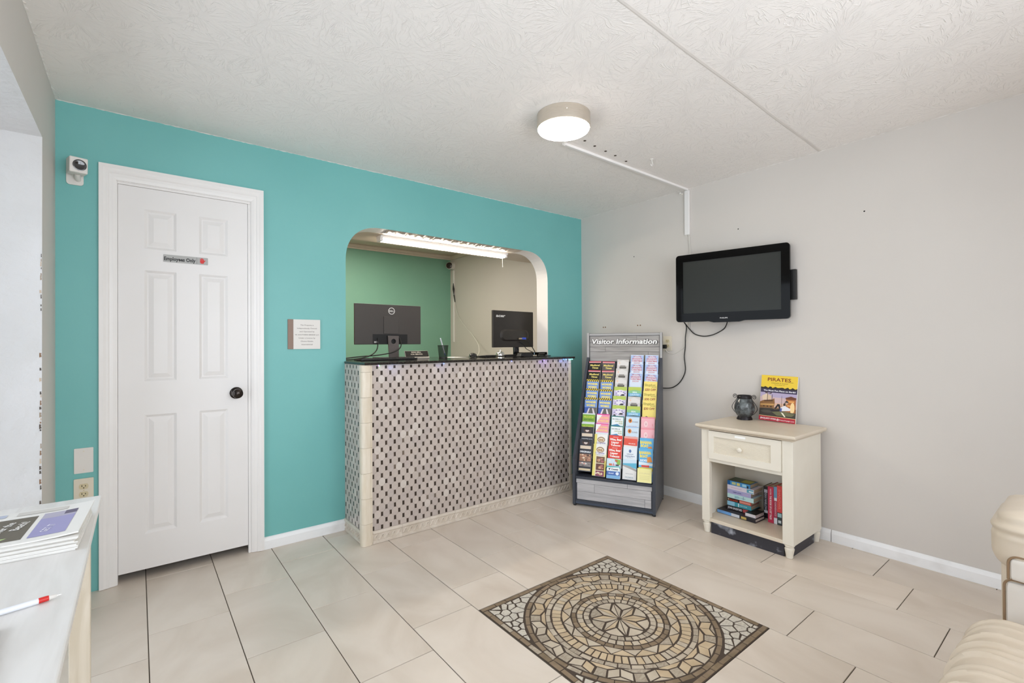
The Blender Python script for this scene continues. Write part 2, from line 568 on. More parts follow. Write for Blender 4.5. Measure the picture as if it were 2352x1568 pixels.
# deep boxed soffit behind the arch and the office shell
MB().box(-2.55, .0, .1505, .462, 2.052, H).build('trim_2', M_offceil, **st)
wr = MB().box(0, .15, YR - .1, OFFY + .1, -.05, H + .1).build('wall_right', [M_grey], **st)
MB().box(-2.6, 0, OFFY, OFFY + .1, -.05, H + .05).build('wall_office_back', M_teal_o, **st)
MB().box(-2.65, -2.55, .151, OFFY, -.05, H + .05).build('wall_office_left', M_office, **st)
MB().box(-4.2, -2.66, .35, .45, -.05, H + .05).build('wall_blocker_back', M_dark, **st)  # added black enclosure behind the door, unseen, keeps outside light from the gap
MB().box(-4.2, -4.1, .15, .35, -.05, H + .05).build('wall_blocker_left', M_dark, **st)
MB().box(-4.2, -2.66, .15, .45, H, H + .1).build('ceiling_blocker', M_dark, **st)
mb = MB(); mb.box(-2.55, 0, OFFY - .018, OFFY, 2.385, 2.405); mb.box(-2.55, 0, OFFY - .03, OFFY, 2.405, 2.44)
mb.build('trim_3', M_office, bevel=.004, **st)
mb = MB(); mb.box(-.02, 0, .47, OFFY - .03, 2.385, 2.44)
mb.build('trim_4', M_office, bevel=.004, **st)

# left wall: deep window recess
outer = [(YR - .1, -.05), (0, -.05), (0, H), (YR - .1, H)]
mb = MB()
vs, fs = curve_plate(outer, [[(-3.85, -.001), (-.42, -.001), (-.40, 2.115), (-3.85, 2.115)]], .2)
vs = [(XL - .2 + v[2], v[0], v[1]) for v in vs]
for f in fs:
    xs = [vs[i][0] for i in f]
    mb.add([vs[i] for i in f], [tuple(range(len(f)))], 0 if min(xs) > XL - .001 else 1)
wl = mb.build('wall_left', [M_grey, M_jamb], **st)
# chipped plaster along the arris of the recess
mb = MB(); rc = random.Random(3)
z = .5
while z < 1.85:
    dens = .35 if 1.35 < z < 1.62 else 1.0
    hh = rc.uniform(.006, .02); ww = rc.uniform(.002, .007); y0 = -.4195 + z * .0095
    if rc.random() < (.75 if z < 1.05 else .12 if z < 1.42 else .7 if z < 1.62 else .1):
        pts = [(0, 0), (ww, hh * .2), (ww * .6, hh * .7), (ww * .9, hh), (0, hh * 1.1)]
        mb.prism(pts, 0, .0016, M=on_back(XL - ww - .001, z, -.4205 + z * .0094), col=C(rc.choice(['#5c5047', '#8b6b52', '#c9b7a2', '#a3927f', '#4a423b'])))
    z += hh * rc.uniform(1.0, 1.8)
mb.build('paint_chips', M_printm, wl, kind='stuff')
# window frame and panes in the recess
w1 = thing('window_1', loc=(-4.07, -2.1, 0), kind='structure')
mb = MB(); xw = -4.075
for a, b in ((-3.85, -3.79), (-2.2, -2.14), (-.48, -.42)): mb.box(xw - .02, xw + .03, a, b, .002, 2.115)
for z0, z1 in ((.002, .1), (2.05, 2.115)): mb.box(xw - .02, xw + .03, -3.79, -.48, z0, z1)
mb.build('window_frame', M_trimw, w1, bevel=.004)
for a, b in ((-3.79, -2.2), (-2.14, -.48)): MB().box(xw, xw + .006, a, b, .1, 2.05).build('pane', M_tint, w1)
# rear wall behind the camera with a storefront window
mb = MB()
vs, fs = curve_plate([(XL - .5, -.05), (.1, -.05), (.1, H), (XL - .5, H)], [[(-3.5, .06), (-1.0, .06), (-1.0, 2.3), (-3.5, 2.3)]], .06)
mb.add([(v[0], YR - .06 + v[2], v[1]) for v in vs], fs)
mb.build('wall_rear', M_grey, **st)
w2 = thing('window_2', loc=(-2.4, YR - .06, .35), kind='structure')
mb = MB(); yw = YR - .05
for a, b in ((-3.5, -3.45), (-2.27, -2.22), (-1.05, -1.0)): mb.box(a, b, yw - .03, yw + .03, .06, 2.3)
for z0, z1 in ((.06, .11), (2.25, 2.3)): mb.box(-3.45, -1.05, yw - .03, yw + .03, z0, z1)
mb.build('window_frame', M_trimw, w2, bevel=.004)
for a, b in ((-3.45, -2.27), (-2.22, -1.05)): MB().box(a, b, yw, yw + .006, .11, 2.25).build('pane', M_glass, w2)

# baseboards
M_basebd = noisy('scuffed_white_baseboard', '#f0f0f1', '#e3e2e2', 9.0, 0.35, lo=.5, hi=.8)


def base_profile(L0, L1, frame):
    mb = MB()
    prof = [(0, 0), (.014, 0), (.014, .05), (.009, .066), (.004, .072), (0, .072)]
    n = len(prof)
    vs = [frame(L0, p) for p in prof] + [frame(L1, p) for p in prof]
    fs = [tuple(range(n)), tuple(range(n, 2 * n))[::-1]] + [(i, n + i, n + (i + 1) % n, (i + 1) % n) for i in range(n)]
    return mb.add(vs, fs)


bb = thing('baseboard_back', loc=(-2.53, -.007, 0), kind='structure')
base_profile(-2.783, -2.292, lambda t, p: (t, -p[0] - .0005, p[1] + .0006)).build('board', M_basebd, bb)
bb = thing('baseboard_right', loc=(-.007, -2, 0), kind='structure')
base_profile(-.001, -2.098, lambda t, p: (-p[0] - .0005, t, p[1] + .0006)).build('board', M_basebd, bb)
base_profile(-2.103, YR, lambda t, p: (-p[0] - .0005, t, p[1] + .0004)).build('board', M_basebd, bb)
# plastic anchors, nails left in the right wall
M_hole = mat('anchor_brown', '#7a5a3c', 0.8)
for y, z in ((-.272, 1.383), (-.296, 1.383), (-.655, 1.388), (-.682, 1.388)):
    MB().lathe([(.006, 0), (.006, .0015), (.002, .0016)], 10, M=on_right(y, z)).build('wall_anchor', M_hole, wr)
for y, z in ((-2.282, 2.01), (-2.99, 2.10), (-.62, 1.985), (-1.53, 2.05)):
    MB().lathe([(.0045, 0), (.003, .002)], 8, M=on_right(y, z)).build('nail', M_dark, wr)

# ------------------------------------------------------------------ door
door = thing('door_1', loc=(-3.16, 0, 0), kind='structure')


def casing(pts_outer, pts_inner, flip):
    """moulded casing between two parallel runs; profile across the width"""
    prof = [(0, .0), (0, .019), (.25, .019), (.4, .015), (.52, .015), (.6, .011), (.8, .010), (1, .006), (1, 0)]
    mb = MB(); n = len(prof)
    rows = []
    for o, i in zip(pts_outer, pts_inner):
        rows.append([(o[0] + (i[0] - o[0]) * t, -d - .0003, o[1] + (i[1] - o[1]) * t) for t, d in prof])
    vs = rows[0] + rows[1]
    fs = [tuple(range(n)), tuple(range(n, 2 * n))[::-1]] + [(i, n + i, n + (i + 1) % n, (i + 1) % n) for i in range(n)]
    return mb.add(vs, fs)


CX0, CX1, CZ = -3.535, -2.783, 2.165
IX0, IX1, IZ = -3.462, -2.852, 2.088
casing([(CX0, .002), (CX0, CZ)], [(IX0 - .004, .002), (IX0 - .004, IZ + .004)], 0).build('casing', M_trimw, door)
casing([(CX1, .002), (CX1, CZ)], [(IX1 + .004, .002), (IX1 + .004, IZ + .004)], 0).build('casing', M_trimw, door)
casing([(CX0, CZ), (CX1, CZ)], [(IX0 - .004, IZ + .004), (IX1 + .004, IZ + .004)], 0).build('casing', M_trimw, door)
mb = MB(); mb.box(IX0 - .02, IX0, .0, .149, 0.0, IZ); mb.box(IX1, IX1 + .02, .0, .149, 0.0, IZ); mb.box(IX0 - .02, IX1 + .02, .0, .149, IZ, IZ + .018)
mb.box(IX1 - .012, IX1, .0005, .022, .0, IZ - .0125); mb.box(IX0, IX1, .0005, .022, IZ - .012, IZ)
mb.build('jamb', M_trimw, door, bevel=.002)
mb = MB(); mb.box(IX0, IX0 + .014, .043, .06, .05, IZ); mb.box(IX1 - .026, IX1, .043, .06, .05, IZ); mb.box(IX0, IX1, .043, .06, IZ - .026, IZ)
mb.build('door_stop', M_trimw, door)
SX0, SX1, SZ0, SZ1, SY = -3.4608, -2.8652, .048, 2.0748, .006
slab_holes = []
px = [(-3.352, -3.212), (-3.107, -2.968)]
pz = [(.235, .865), (1.045, 1.637), (1.752, 1.962)]
for a, b in px:
    for z0, z1 in pz: slab_holes.append([(a, z0), (b, z0), (b, z1), (a, z1)])
mb = MB()
vs, fs = curve_plate([(SX0, SZ0), (SX1, SZ0), (SX1, SZ1), (SX0, SZ1)], slab_holes, .017)
mb.add([(v[0], SY + .017 - v[2], v[1]) for v in vs], fs)
slab = mb.build('slab', M_white, door, bevel=.0012, seg=1)
for a, b in px:
    for z0, z1 in pz:
        mb = MB()
        loops = []
        for ins, y in ((0, .0005), (.012, .0085), (.018, .0085), (.040, .0015)):
            loops.append([(a + ins, SY + y, z0 + ins), (b - ins, SY + y, z0 + ins), (b - ins, SY + y, z1 - ins), (a + ins, SY + y, z1 - ins)])
        vs = [p for l in loops for p in l]; fs = []
        for i in range(3):
            for j in range(4): fs.append((i * 4 + j, i * 4 + (j + 1) % 4, i * 4 + 4 + (j + 1) % 4, i * 4 + 4 + j))
        fs.append((12, 13, 14, 15))
        mb.add(vs, fs); mb.build('door_panel', M_white, slab)
KM = on_back(-2.926, .955, SY)
mb = MB(); mb.lathe([(.034, 0), (.034, .004), (.028, .010), (.014, .013), (.012, .035), (.02, .042), (.0275, .052), (.0265, .064), (.018, .071), (.004, .073)], 32, M=KM)
mb.build('door_knob', M_bronze, door, smooth=40)

# "Employees Only" sign on the door
sg = MB(on_back(-3.168, 1.711, SY - .0008))
w, h = .205, .040
sg.prism(rrect(-w / 2, -h / 2, w / 2, h / 2, .003, 3), 0, .002)
emp = sg.build('door_sign', noisy('brushed_aluminium', '#a9a8a6', '#b5b4b2', 20.0, .5, stretch=(1, 1, 30)),
               label='silver Employees Only sign with red hand stuck on white door', cat='sign')
p = MB(on_back(-3.168, 1.711, SY - .0008))
p.text('Employees Only', -.028, -.001, .0195, .0023, col=C('#101010'), bold=.034, w=.143)
p.quad([(.049, -.018, .0022), (.0505, -.018, .0022), (.0505, .018, .0022), (.049, .018, .0022)], col=C('#6f6e6c'))
red = C('#d8201c')
p.prism([(.068, -.014), (.081, -.014), (.085, -.004), (.083, .004), (.066, .004), (.064, -.004)], .0022, .0026, col=red)
for i, (fx, fh) in enumerate(((.0672, .010), (.0722, .0135), (.0772, .0125), (.0818, .008))):
    p.prism(rrect(fx - .002, 0, fx + .002, .003 + fh, .0018, 3), .0022, .0027, col=red)
p.prism([(.083, -.006), (.092, .003), (.0905, .0055), (.082, .0005)], .0022, .0026, col=red)
p.build('lettering', M_print, emp)

# plaque
g = MB(on_back(-2.6185, 1.3065, 0)); PW, PH = .188, .187
g.prism(rrect(-.026, -PH / 2, -.026 + .158, PH / 2, .002, 2), .0, .008)
pl = thing('wall_plaque', 'small white plaque with brown left strip and printed notice on teal wall', 'sign', loc=(-2.55, -.004, 1.21))
g = MB(on_back(-2.5485, 1.302, 0)); g.prism(rrect(-.066, -PH / 2, .096, PH / 2, .002, 2), .0003, .009); g.build('plate', M_plw, pl)
g = MB(on_back(-2.5485, 1.302, 0)); g.prism(rrect(-.098, -PH / 2, -.0665, PH / 2, .002, 2), .0003, .008); g.build('strip', mat('taupe', '#8d7568', .5), pl, label='taupe strip on the left')
g = MB(on_back(-2.5485, 1.302, 0))
for i, s in enumerate(['This Property is', 'Independently Owned', 'and Operated by', 'YK SOUTHERN BREEZE LLC', 'Under a License by', 'Choice Hotels,', 'International']):
    g.text(s, .015, .0585 - i * .0205, .0078, .0093, col=C('#5a4a44'), w=[.08, .118, .09, .146, .1, .076, .066][i], bold=.004)
g.build('lettering', M_print, pl)

# camera on the teal wall
sc = thing('security_camera', 'white cube security camera above left of the white door', 'camera', loc=(-3.61, -.02, 2.05))
g = MB(on_back(-3.6195, 2.083, 0)); g.plate(rrect(-.036, -.05, .028, .035, .014, 5), [], .0005, .008); g.build('mount_plate', M_plw, sc, bevel=.002)
MC = T(-3.612, -.062, 2.112) @ RZ(14) @ RX(4)
g = MB(MC); g.box(-.034, .034, -.038, .038, -.037, .037); body = g.build('camera_body', M_plw, sc, bevel=.005, seg=3)
g = MB(MC @ T(.003, -.0375, .0) @ RX(90)); g.lathe([(.026, 0), (.026, .003), (.022, .004), (.016, .002), (.003, .001)], 28); g.build('lens', mat('lens_glass', '#171413', .12, coat=1.0), sc, smooth=40)
g = MB(); g.tube([(-3.612, -.006, 2.06), (-3.612, -.03, 2.066), (-3.612, -.045, 2.08)], [.011, .012, .012], 12); g.build('ball_joint', M_plw, sc, smooth=50)

# blank plate and duplex outlet left of the door
bp_ = MB(on_back(-3.592, .664, 0)); bp_.plate(rrect(-.036, -.062, .036, .062, .003, 3), [], .0005, .005)
blank = bp_.build('blank_plate', M_plw, bevel=.0015, label='blank white wall plate above the outlet left of door', cat='wall plate')
for zz in (.046, -.046):
    MB(on_back(-3.592, .664 + zz, 0)).lathe([(.003, .005), (.003, .0062), (.001, .0064)], 10).build('screw', M_ivory, blank)


def outlet(M, name, label, mplate, mface):
    t = MB(M).plate(rrect(-.037, -.059, .037, .059, .004, 3), [], .0005, .006).build(name, mplate, bevel=.0015, label=label, cat='outlet')
    for zz in (.0195, -.0195):
        pts = [(x * .0175, max(-.0125, min(.0125, y * .0175))) for x, y in [(math.cos(2 * PI * i / 24), math.sin(2 * PI * i / 24)) for i in range(24)]]
        g = MB(M @ T(0, zz, 0)); g.prism(pts, .0055, .0085)
        r = g.build('receptacle', mface, t)
        g = MB(M @ T(0, zz, 0))
        for x, hh in ((-.0065, .0085), (.0065, .007)): g.box(x - .0013, x + .0013, -.001, -.001 + hh, .0084, .0088)
        g.lathe([(.0026, .0084), (.0026, .0088)], 10, M=T(0, -.007, 0))
        g.build('slots', M_dark, r)
    MB(M).lathe([(.003, .005), (.003, .0068), (.001, .007)], 10).build('screw', mface, t)
    return t


outlet(on_back(-3.592, .516, 0), 'wall_outlet', 'ivory duplex outlet below blank plate behind white desk', M_ivory, M_almond)
outlet(on_right(-.950, 1.231, 0), 'wall_outlet', 'cream duplex outlet on grey wall behind brochure rack edge', M_ivory, M_almond)

# ------------------------------------------------------------------ ceiling light, raceway, hooks
cl = thing('ceiling_light', 'round flush ceiling light with brushed nickel rim, switched on', 'lamp', loc=(-1.615, -1.40, 2.355))
g = MB(T(-1.615, -1.40, 0)); g.lathe([(.139, 2.439), (.1405, 2.436), (.1405, 2.368), (.137, 2.3665), (.137, 2.372), (.05, 2.372)], 64); g.build('rim', M_nickel, cl, smooth=35)
M_lamp = mat('lit_diffuser', '#ffffff', .4, emit='#fff4e6', estr=LAMP_STRENGTH)
g = MB(T(-1.615, -1.40, 0)); g.lathe([(.1365, 2.371), (.1365, 2.366), (.132, 2.358), (.12, 2.354), (.06, 2.352), (.002, 2.3515)], 64); g.build('diffuser', M_lamp, cl, smooth=60)
g = MB(T(-1.615, -1.40, 2.41) @ RZ(232) @ T(.1405, 0, 0) @ RY(90)); g.lathe([(.004, 0), (.004, .002), (.001, .003)], 10); g.build('screw', M_nickel, cl)

g = MB(); a = Vector((-1.375, -1.155, H)); b = Vector((-.002, -1.134, H))
d = (b - a).normalized(); n = Vector((-d.y, d.x, 0)) * .010
rw = thing('cable_raceway', 'thin white cable raceway from ceiling light down right wall', 'raceway', loc=(-.7, -1.14, 2.42))
g.add([a - n - Vector((0, 0, .0003)), b - n - Vector((0, 0, .0003)), b + n - Vector((0, 0, .0003)), a + n - Vector((0, 0, .0003)),
       a - n * .8 - Vector((0, 0, .014)), b - n * .8 - Vector((0, 0, .014)), b + n * .8 - Vector((0, 0, .014)), a + n * .8 - Vector((0, 0, .014))],
      [(0, 1, 2, 3), (7, 6, 5, 4), (0, 4, 5, 1), (1, 5, 6, 2), (2, 6, 7, 3), (3, 7, 4, 0)])
g.build('ceiling_channel', M_trimw, rw)
g = MB(); g.box(-.016, -.0005, -1.154, -1.115, 2.078, 2.425); g.build('wall_channel', M_trimw, rw, bevel=.003)
g = MB(); g.tube(rest_path([(-.008, -1.148, 2.08), (-.008, -1.152, 2.02), (-.010, -1.158, 1.95), (-.03, -1.166, 1.86)]), .0032, 8); g.build('cable', M_cablew, rw, smooth=60)


def hook(x, y, label, top=H, s=1.0):
    g = MB(T(x, y, top) @ Matrix.Scale(s, 4)); g.lathe([(.012, -.0003), (.011, -.004), (.004, -.006), (.004, -.014)], 14)
    pts = [(0, 0, -.014), (.006, 0, -.022), (.010, 0, -.030), (.008, 0, -.040), (0, 0, -.045), (-.008, 0, -.041), (-.009, 0, -.034)]
    g.tube(rest_path(pts, 18), .0028, 7)
    g.build('ceiling_hook', M_plw, smooth=50, label=label, cat='hook')


hook(-.735, -1.325, 'small white screw hook hanging alone from ceiling right of raceway')
g = MB(on_right(-1.085, 2.414, 0)); g.lathe([(.010, 0), (.010, .004), (.005, .008), (.005, .016), (.009, .02), (.009, .026), (.004, .028)], 12)
g.build('cord_cleat', M_plw, smooth=40, label='tiny white cord cleat high on right wall beside raceway bend', cat='clip')
g = MB(T(-1.40, -1.19, H)); g.lathe([(.012, -.0003), (.012, -.006), (.007, -.012), (.007, -.02)], 12)
g.tube(rest_path([(0, 0, -.02), (-.008, 0, -.026), (-.006, 0, -.034), (.004, 0, -.034)], 10), .003, 6)
g.build('ceiling_hook', M_plw, smooth=40, label='small white hook at raceway end just below ceiling light', cat='hook')
# ------------------------------------------------------------------ reception counter with mosaic front
M_octs = [noisy('marble_octagon', a, b, 40.0, .3, stretch=(1, 1, .25)) for a, b in
          (('#beb2aa', '#c4b8b0'), ('#b6aaa4', '#beb3ad'), ('#c6bab2', '#cbc0b8'), ('#bbafa7', '#c1b5ad'), ('#c1b5ad', '#bbafa8'), ('#d0c7bf', '#cbc1b9'))]
M_drk = [noisy('marble_emperador', a, b, 90.0, .25, distort=2.0) for a, b in
         (('#2c231d', '#3f342c'), ('#382d26', '#4b4038'), ('#5d5147', '#83766a'), ('#2a2320', '#6a5f57'))]
M_mgrout = mat('mosaic_grout', '#b3a79f', .8)
M_trav = noisy('travertine_trim', '#d6c9b4', '#e2d8c8', 5.0, .4, stretch=(6, 6, 1.2), objvar=.03)
M_travd = noisy('travertine_relief', '#cbbfb0', '#d8cec2', 12.0, .45, objvar=.03)
ct = thing('reception_counter', 'reception counter faced in grey octagon mosaic with small dark inserts', 'counter', loc=(-1.39, -.17, 0))
FY = -.345
g = MB(); g.box(-2.2927, -.505, FY - .0008, -.0005, .0005, 1.108); g.build('carcass', M_mgrout, ct)


def octa_geo(hw, hh, dw, dh, t):
    pts = [(hw, -dh), (hw, dh), (dw, hh), (-dw, hh), (-hw, dh), (-hw, -dh), (-dw, -hh), (dw, -hh)]
    k = .0007
    top = [(x - math.copysign(k, x), y - math.copysign(k, y)) for x, y in pts]
    n = 8
    vs = [(x, y, 0) for x, y in pts] + [(x, y, t) for x, y in top]
    fs = [tuple(range(n, 2 * n))] + [(i, (i + 1) % n, n + (i + 1) % n, n + i) for i in range(n)]
    return vs, fs


def rect_geo(hw, hh, t):
    k = .0006
    vs = [(-hw, -hh, 0), (hw, -hh, 0), (hw, hh, 0), (-hw, hh, 0), (-hw + k, -hh + k, t), (hw - k, -hh + k, t), (hw - k, hh - k, t), (-hw + k, hh - k, t)]
    return vs, [(4, 5, 6, 7), (0, 1, 5, 4), (1, 2, 6, 5), (2, 3, 7, 6), (3, 0, 4, 7)]


DXP, DZP = .0577, .0802
gq = .0002
OG = octa_geo(DXP / 2 - .0073 - gq, DZP / 2 - .0138 - gq, .0073 - gq, .0138 - gq, .006)
DG = rect_geo(.0073 - gq, .0138 - gq, .0058)
oct_me = [raw_mesh('octagon_tile', OG[0], OG[1], [m]) for m in M_octs]
drk_me = [raw_mesh('dark_tile', DG[0], DG[1], [m]) for m in M_drk]
rm = random.Random(11)
items = []


def collect(frame, x0, x1, z0, z1, phx, phz, depth_fn):
    i0 = int((x0 - phx) / (DXP / 2)) - 2; i1 = int((x1 - phx) / (DXP / 2)) + 2
    j0 = int((z0 - phz) / (DZP / 2)) - 2; j1 = int((z1 - phz) / (DZP / 2)) + 2
    for i in range(i0, i1):
        for j in range(j0, j1):
            x = phx + i * DXP / 2; z = phz + j * DZP / 2
            dark = (i + j) % 2 == 0
            hw, hh = (.0073, .0138) if dark else (DXP / 2 - .0073, DZP / 2 - .0138)
            if x + hw < x0 + .004 or x - hw > x1 - .004 or z + hh < z0 + .004 or z - hh > z1 - .004: continue
            cut = x - hw < x0 or x + hw > x1 or z - hh < z0 or z + hh > z1
            items.append((depth_fn(x, z), dark, cut, frame, x, z, (x0, x1, z0, z1)))


front = on_back(0, 0, FY + .004)
side = Matrix(((0, 0, -1, -2.288), (-1, 0, 0, 0), (0, 1, 0, 0), (0, 0, 0, 1)))   # local x = -y
collect(front, -2.243, -.536, .083, 1.103, -2.238, 1.057, lambda x, z: (Vector((x, FY, z)) - CAM).length)
collect(side, .003, .288, .083, 1.103, .02, 1.057, lambda x, z: (Vector((-2.288, -x, z)) - CAM).length * 1.6)
items.sort(key=lambda t: t[0])


def clip_rect(poly, b):
    for ax, lim, sg in ((0, b[0], 1), (0, b[1], -1), (1, b[2], 1), (1, b[3], -1)):
        out = []
        for i, p in enumerate(poly):
            q = poly[(i + 1) % len(poly)]
            a = (p[ax] - lim) * sg; c = (q[ax] - lim) * sg
            if a >= 0: out.append(p)
            if a * c < 0:
                t = a / (a - c); out.append((p[0] + (q[0] - p[0]) * t, p[1] + (q[1] - p[1]) * t))
        poly = out
    return poly


cnt = {True: 0, False: 0}
rest = {True: MB(), False: MB()}
for d, dark, cut, fr, x, z, bnd in items:
    ml = drk_me if dark else oct_me
    k = rm.choices(range(len(ml)), (6, 5, 1.6, 1.6) if dark else (5, 5, 2, 4, 4, 1.6))[0]
    tilt = RX(rm.uniform(-.8, .8)) @ RY(rm.uniform(-.8, .8))
    if not cut and cnt[dark] < 298:
        cnt[dark] += 1
        inst(ml[k], 'dark_tile' if dark else 'octagon_tile', fr @ T(x, z, rm.uniform(-.0006, .0004)) @ tilt, ct)
    elif not cut:
        vs, fs = DG if dark else OG
        rest[dark].add(vs, fs, k, M=fr @ T(x, z, rm.uniform(-.0006, .0004)) @ tilt)
    else:
        if dark: pts = [(x - .0069, z - .0134), (x + .0069, z - .0134), (x + .0069, z + .0134), (x - .0069, z + .0134)]
        else: pts = [(x + v[0], z + v[1]) for v in OG[0][:8]]
        pts = clip_rect(pts, bnd)
        if len(pts) > 2: rest[dark].prism(pts, 0, .0055, k, M=fr)
rest[False].build('octagon_tile_field', M_octs, ct, kind='stuff')
rest[True].build('dark_tile_field', M_drk, ct, kind='stuff')

# travertine corner trims in short lengths
zz = [.0005, .135, .29, .445, .6, .755, .91, 1.065, 1.108]
for a, b in zip(zz, zz[1:]):
    g = MB()
    prof = [(-2.244, FY - .0003), (-2.244, FY - .008), (-2.256, FY - .009), (-2.2585, FY - .014)]
    for i in range(9):
        t = rad(270 - 90 * i / 8); prof.append((-2.287 + .001 + .025 * math.cos(t) * 1.0 - 0, FY + .010 + .026 * math.sin(t)))
    prof += [(-2.312, FY + .024), (-2.304, FY + .030), (-2.302, FY + .052), (-2.2922, FY + .052), (-2.2922, FY - .0003)]
    prof = prof[::-1]
    g.prism(prof, a + .0006, b - .0006); g.build('corner_trim', M_trav, ct, smooth=50)
    g = MB(); g.box(-.535, -.505, FY - .007, FY - .0006, a + .0006, b - .0006); g.build('edge_trim', M_trav, ct, bevel=.003)


def border_piece(w):
    g = MB()
    prof = [(0, 0), (.013, 0), (.013, .012), (.008, .016), (.008, .056), (.013, .061), (.013, .071), (.009, .077), (0, .077)]
    n = len(prof)
    vs = [(.0006, p[1], p[0]) for p in prof] + [(w - .0006, p[1], p[0]) for p in prof]
    g.add(vs, [tuple(range(n))[::-1], tuple(range(n, 2 * n))] + [(i, (i + 1) % n, n + (i + 1) % n, n + i) for i in range(n)])
    k = max(1, round(w / .036)); s = w / k
    for i in range(k):
        x = i * s
        pts = [(x - .004, .020), (x + .006, .023), (x + .014, .034), (x + .020, .047), (x + .028, .051), (x + .033, .045), (x + .030, .038), (x + .024, .039)]
        pts = [p for p in pts if .002 < p[0] < w - .002]
        if len(pts) > 2: g.tube(rest_path([(p[0], p[1], .009) for p in pts], 14), .0042, 6)
    return g


for i in range(9):
    x = -2.243 + i * .197; w = min(.197, -.536 - x)
    if w < .03: continue
    g = border_piece(w); g.M = front @ T(x, .002, 0); g.build('border_tile', M_travd, ct, smooth=45)
for x, w in ((.003, .15), (.153, .139)):
    g = border_piece(w); g.M = side @ T(x, .002, 0); g.build('border_tile', M_travd, ct, smooth=45)

M_granite = noisy('dark_granite', '#1d1a17', '#3a342d', 120.0, .12, lo=.45, hi=.75, detail=8)
g = MB()
g.prism([(-2.296, -.368), (-.472, -.368), (-.472, -.001), (-.4485, -.001), (-.4485, .5), (-2.281, .5), (-2.281, -.001), (-2.296, -.001)], 1.1085, 1.1245)
CTZ = 1.1248
g.build('countertop', M_granite, bevel=.004, label='dark granite worktop slab over the mosaic reception counter', cat='countertop')
g = MB(); g.box(-2.28, -.45, .16, .5, .001, 1.107); g.build('counter_cabinet', M_office, label='plain back carcass under the worktop on the office side', cat='cabinet')

# LED string under the overhang
led = thing('led_string', 'string of tiny coloured LED lights under counter edge', 'lights', loc=(-1.4, -.356, 1.10))
g = MB(); g.tube(rest_path([(-2.25, -.357, 1.1055), (-1.8, -.358, 1.1035), (-1.3, -.357, 1.1055), (-.9, -.358, 1.104), (-.49, -.357, 1.105)], 30), .0012, 5); g.build('wire', M_cablew, led)
for x, c in ((-2.2, '#5cff8a'), (-2.205, '#d25bff'), (-1.74, '#4f7dff'), (-1.15, '#5f6dff'), (-.82, '#7f5bff'), (-.60, '#3f8dff'), (-.572, '#4fc8ff'), (-.535, '#57e0ff'), (-.512, '#5cffd0'), (-.497, '#7df0ff')):
    m = mat('led_glow', c, .4, emit=c, estr=9.0)
    g = MB(); g.sphere((x, -.359, 1.1015), .0024, 8); g.build('bulb', m, led)
for x, c, p in ((-2.1, '#7fa0ff', .035), (-1.75, '#6f8dff', .02), (-.80, '#9a6bff', .05), (-.57, '#5f8bff', .07)):
    d = bpy.data.lights.new('led_light', 'POINT'); d.energy = p; d.color = C(c)[:3]; d.shadow_soft_size = .0015
    o = bpy.data.objects.new('led_light', d); adopt(o, led, T(x, -.40, 1.085))

# ------------------------------------------------------------------ things on the worktop
mo = thing('monitor', 'black monitor seen from behind with round white ring badge on grey stand', 'monitor', loc=(-1.83, .28, CTZ))
MM = T(-1.857, .27, 1.235)
g = MB(MM); g.prism([(-.27, 0), (.27, 0), (.27, .018), (.19, .018), (.0, .018), (-.27, .018)], 0, .305)
g = MB(MM)
g.box(-.27, .27, .0, .018, 0, .304)
back = g.build('screen_housing', mat('grey_black_plastic', '#47423f', .4), mo, bevel=.004)
g = MB(MM); g.box(-.13, .15, -.004, .001, .004, .078); g.build('port_recess', mat('port_black', '#141313', .5), mo)
g = MB(MM); g.box(-.045, .075, -.0065, .0005, .083, .215); g.build('vesa_cover', mat('grey_black_plastic_cover', '#494441', .43), mo, bevel=.001)
g = MB(MM); g.prism([(-.27, .000), (.27, .000), (.27, .019), (-.27, .019)], .3042, .3062); g.build('bezel_top', mat('silver_edge', '#a9a49e', .3, .7), mo)
g = MB(MM @ Matrix(((1, 0, 0, .02), (0, 0, -1, -.0005), (0, 1, 0, .258), (0, 0, 0, 1))))
ring = [(.0265 * math.cos(2 * PI * i / 40), .0265 * math.sin(2 * PI * i / 40)) for i in range(40)]
g.plate(ring, [[(x * .83, y * .83) for x, y in ring]], 0, .0014, col=C('#e8e6e2'))
g.text('DELL', 0, 0, .0125, .0012, col=C('#e8e6e2'), bold=.03, w=.037)
g.build('badge', M_print, mo, label='round white ring badge')
g = MB(MM @ on_back(0, 0, -.0045)); 
g.quad([(-.122, .012, 0), (-.108, .012, 0), (-.108, .024, 0), (-.122, .024, 0)], col=C('#c9c7c4')); g.quad([(-.105, .012, 0), (-.088, .012, 0), (-.088, .020, 0), (-.105, .020, 0)], col=C('#9fa0a6'))
for i in range(4): g.quad([(-.106 + i * .004, .021 + .002 * (i % 2), 0), (-.104 + i * .004, .021, 0), (-.104 + i * .004, .026, 0), (-.106 + i * .004, .026, 0)], col=C('#b9b7b3'))
g.build('rating_label', M_print, mo)
M_stand = mat('stand_grey', '#625a57', .45)
g = MB(); hole_ = [(-1.832 + .0195 * math.cos(2 * PI * i / 28), 1.258 + .0195 * math.sin(2 * PI * i / 28)) for i in range(28)]
vs, fs = curve_plate([(-1.877, 1.302), (-1.866, CTZ + .012), (-1.788, CTZ + .012), (-1.788, 1.300)], [hole_], .006)
g.add([(v[0], .252 - v[2], v[1]) for v in vs], fs); stand = g.build('stand', M_stand, mo, bevel=.002)
g = MB(); g.prism(rrect(-1.95, .20, -1.71, .38, .012), CTZ, CTZ + .012); g.build('stand_base', mat('base_black', '#211f1f', .3), mo, bevel=.002)
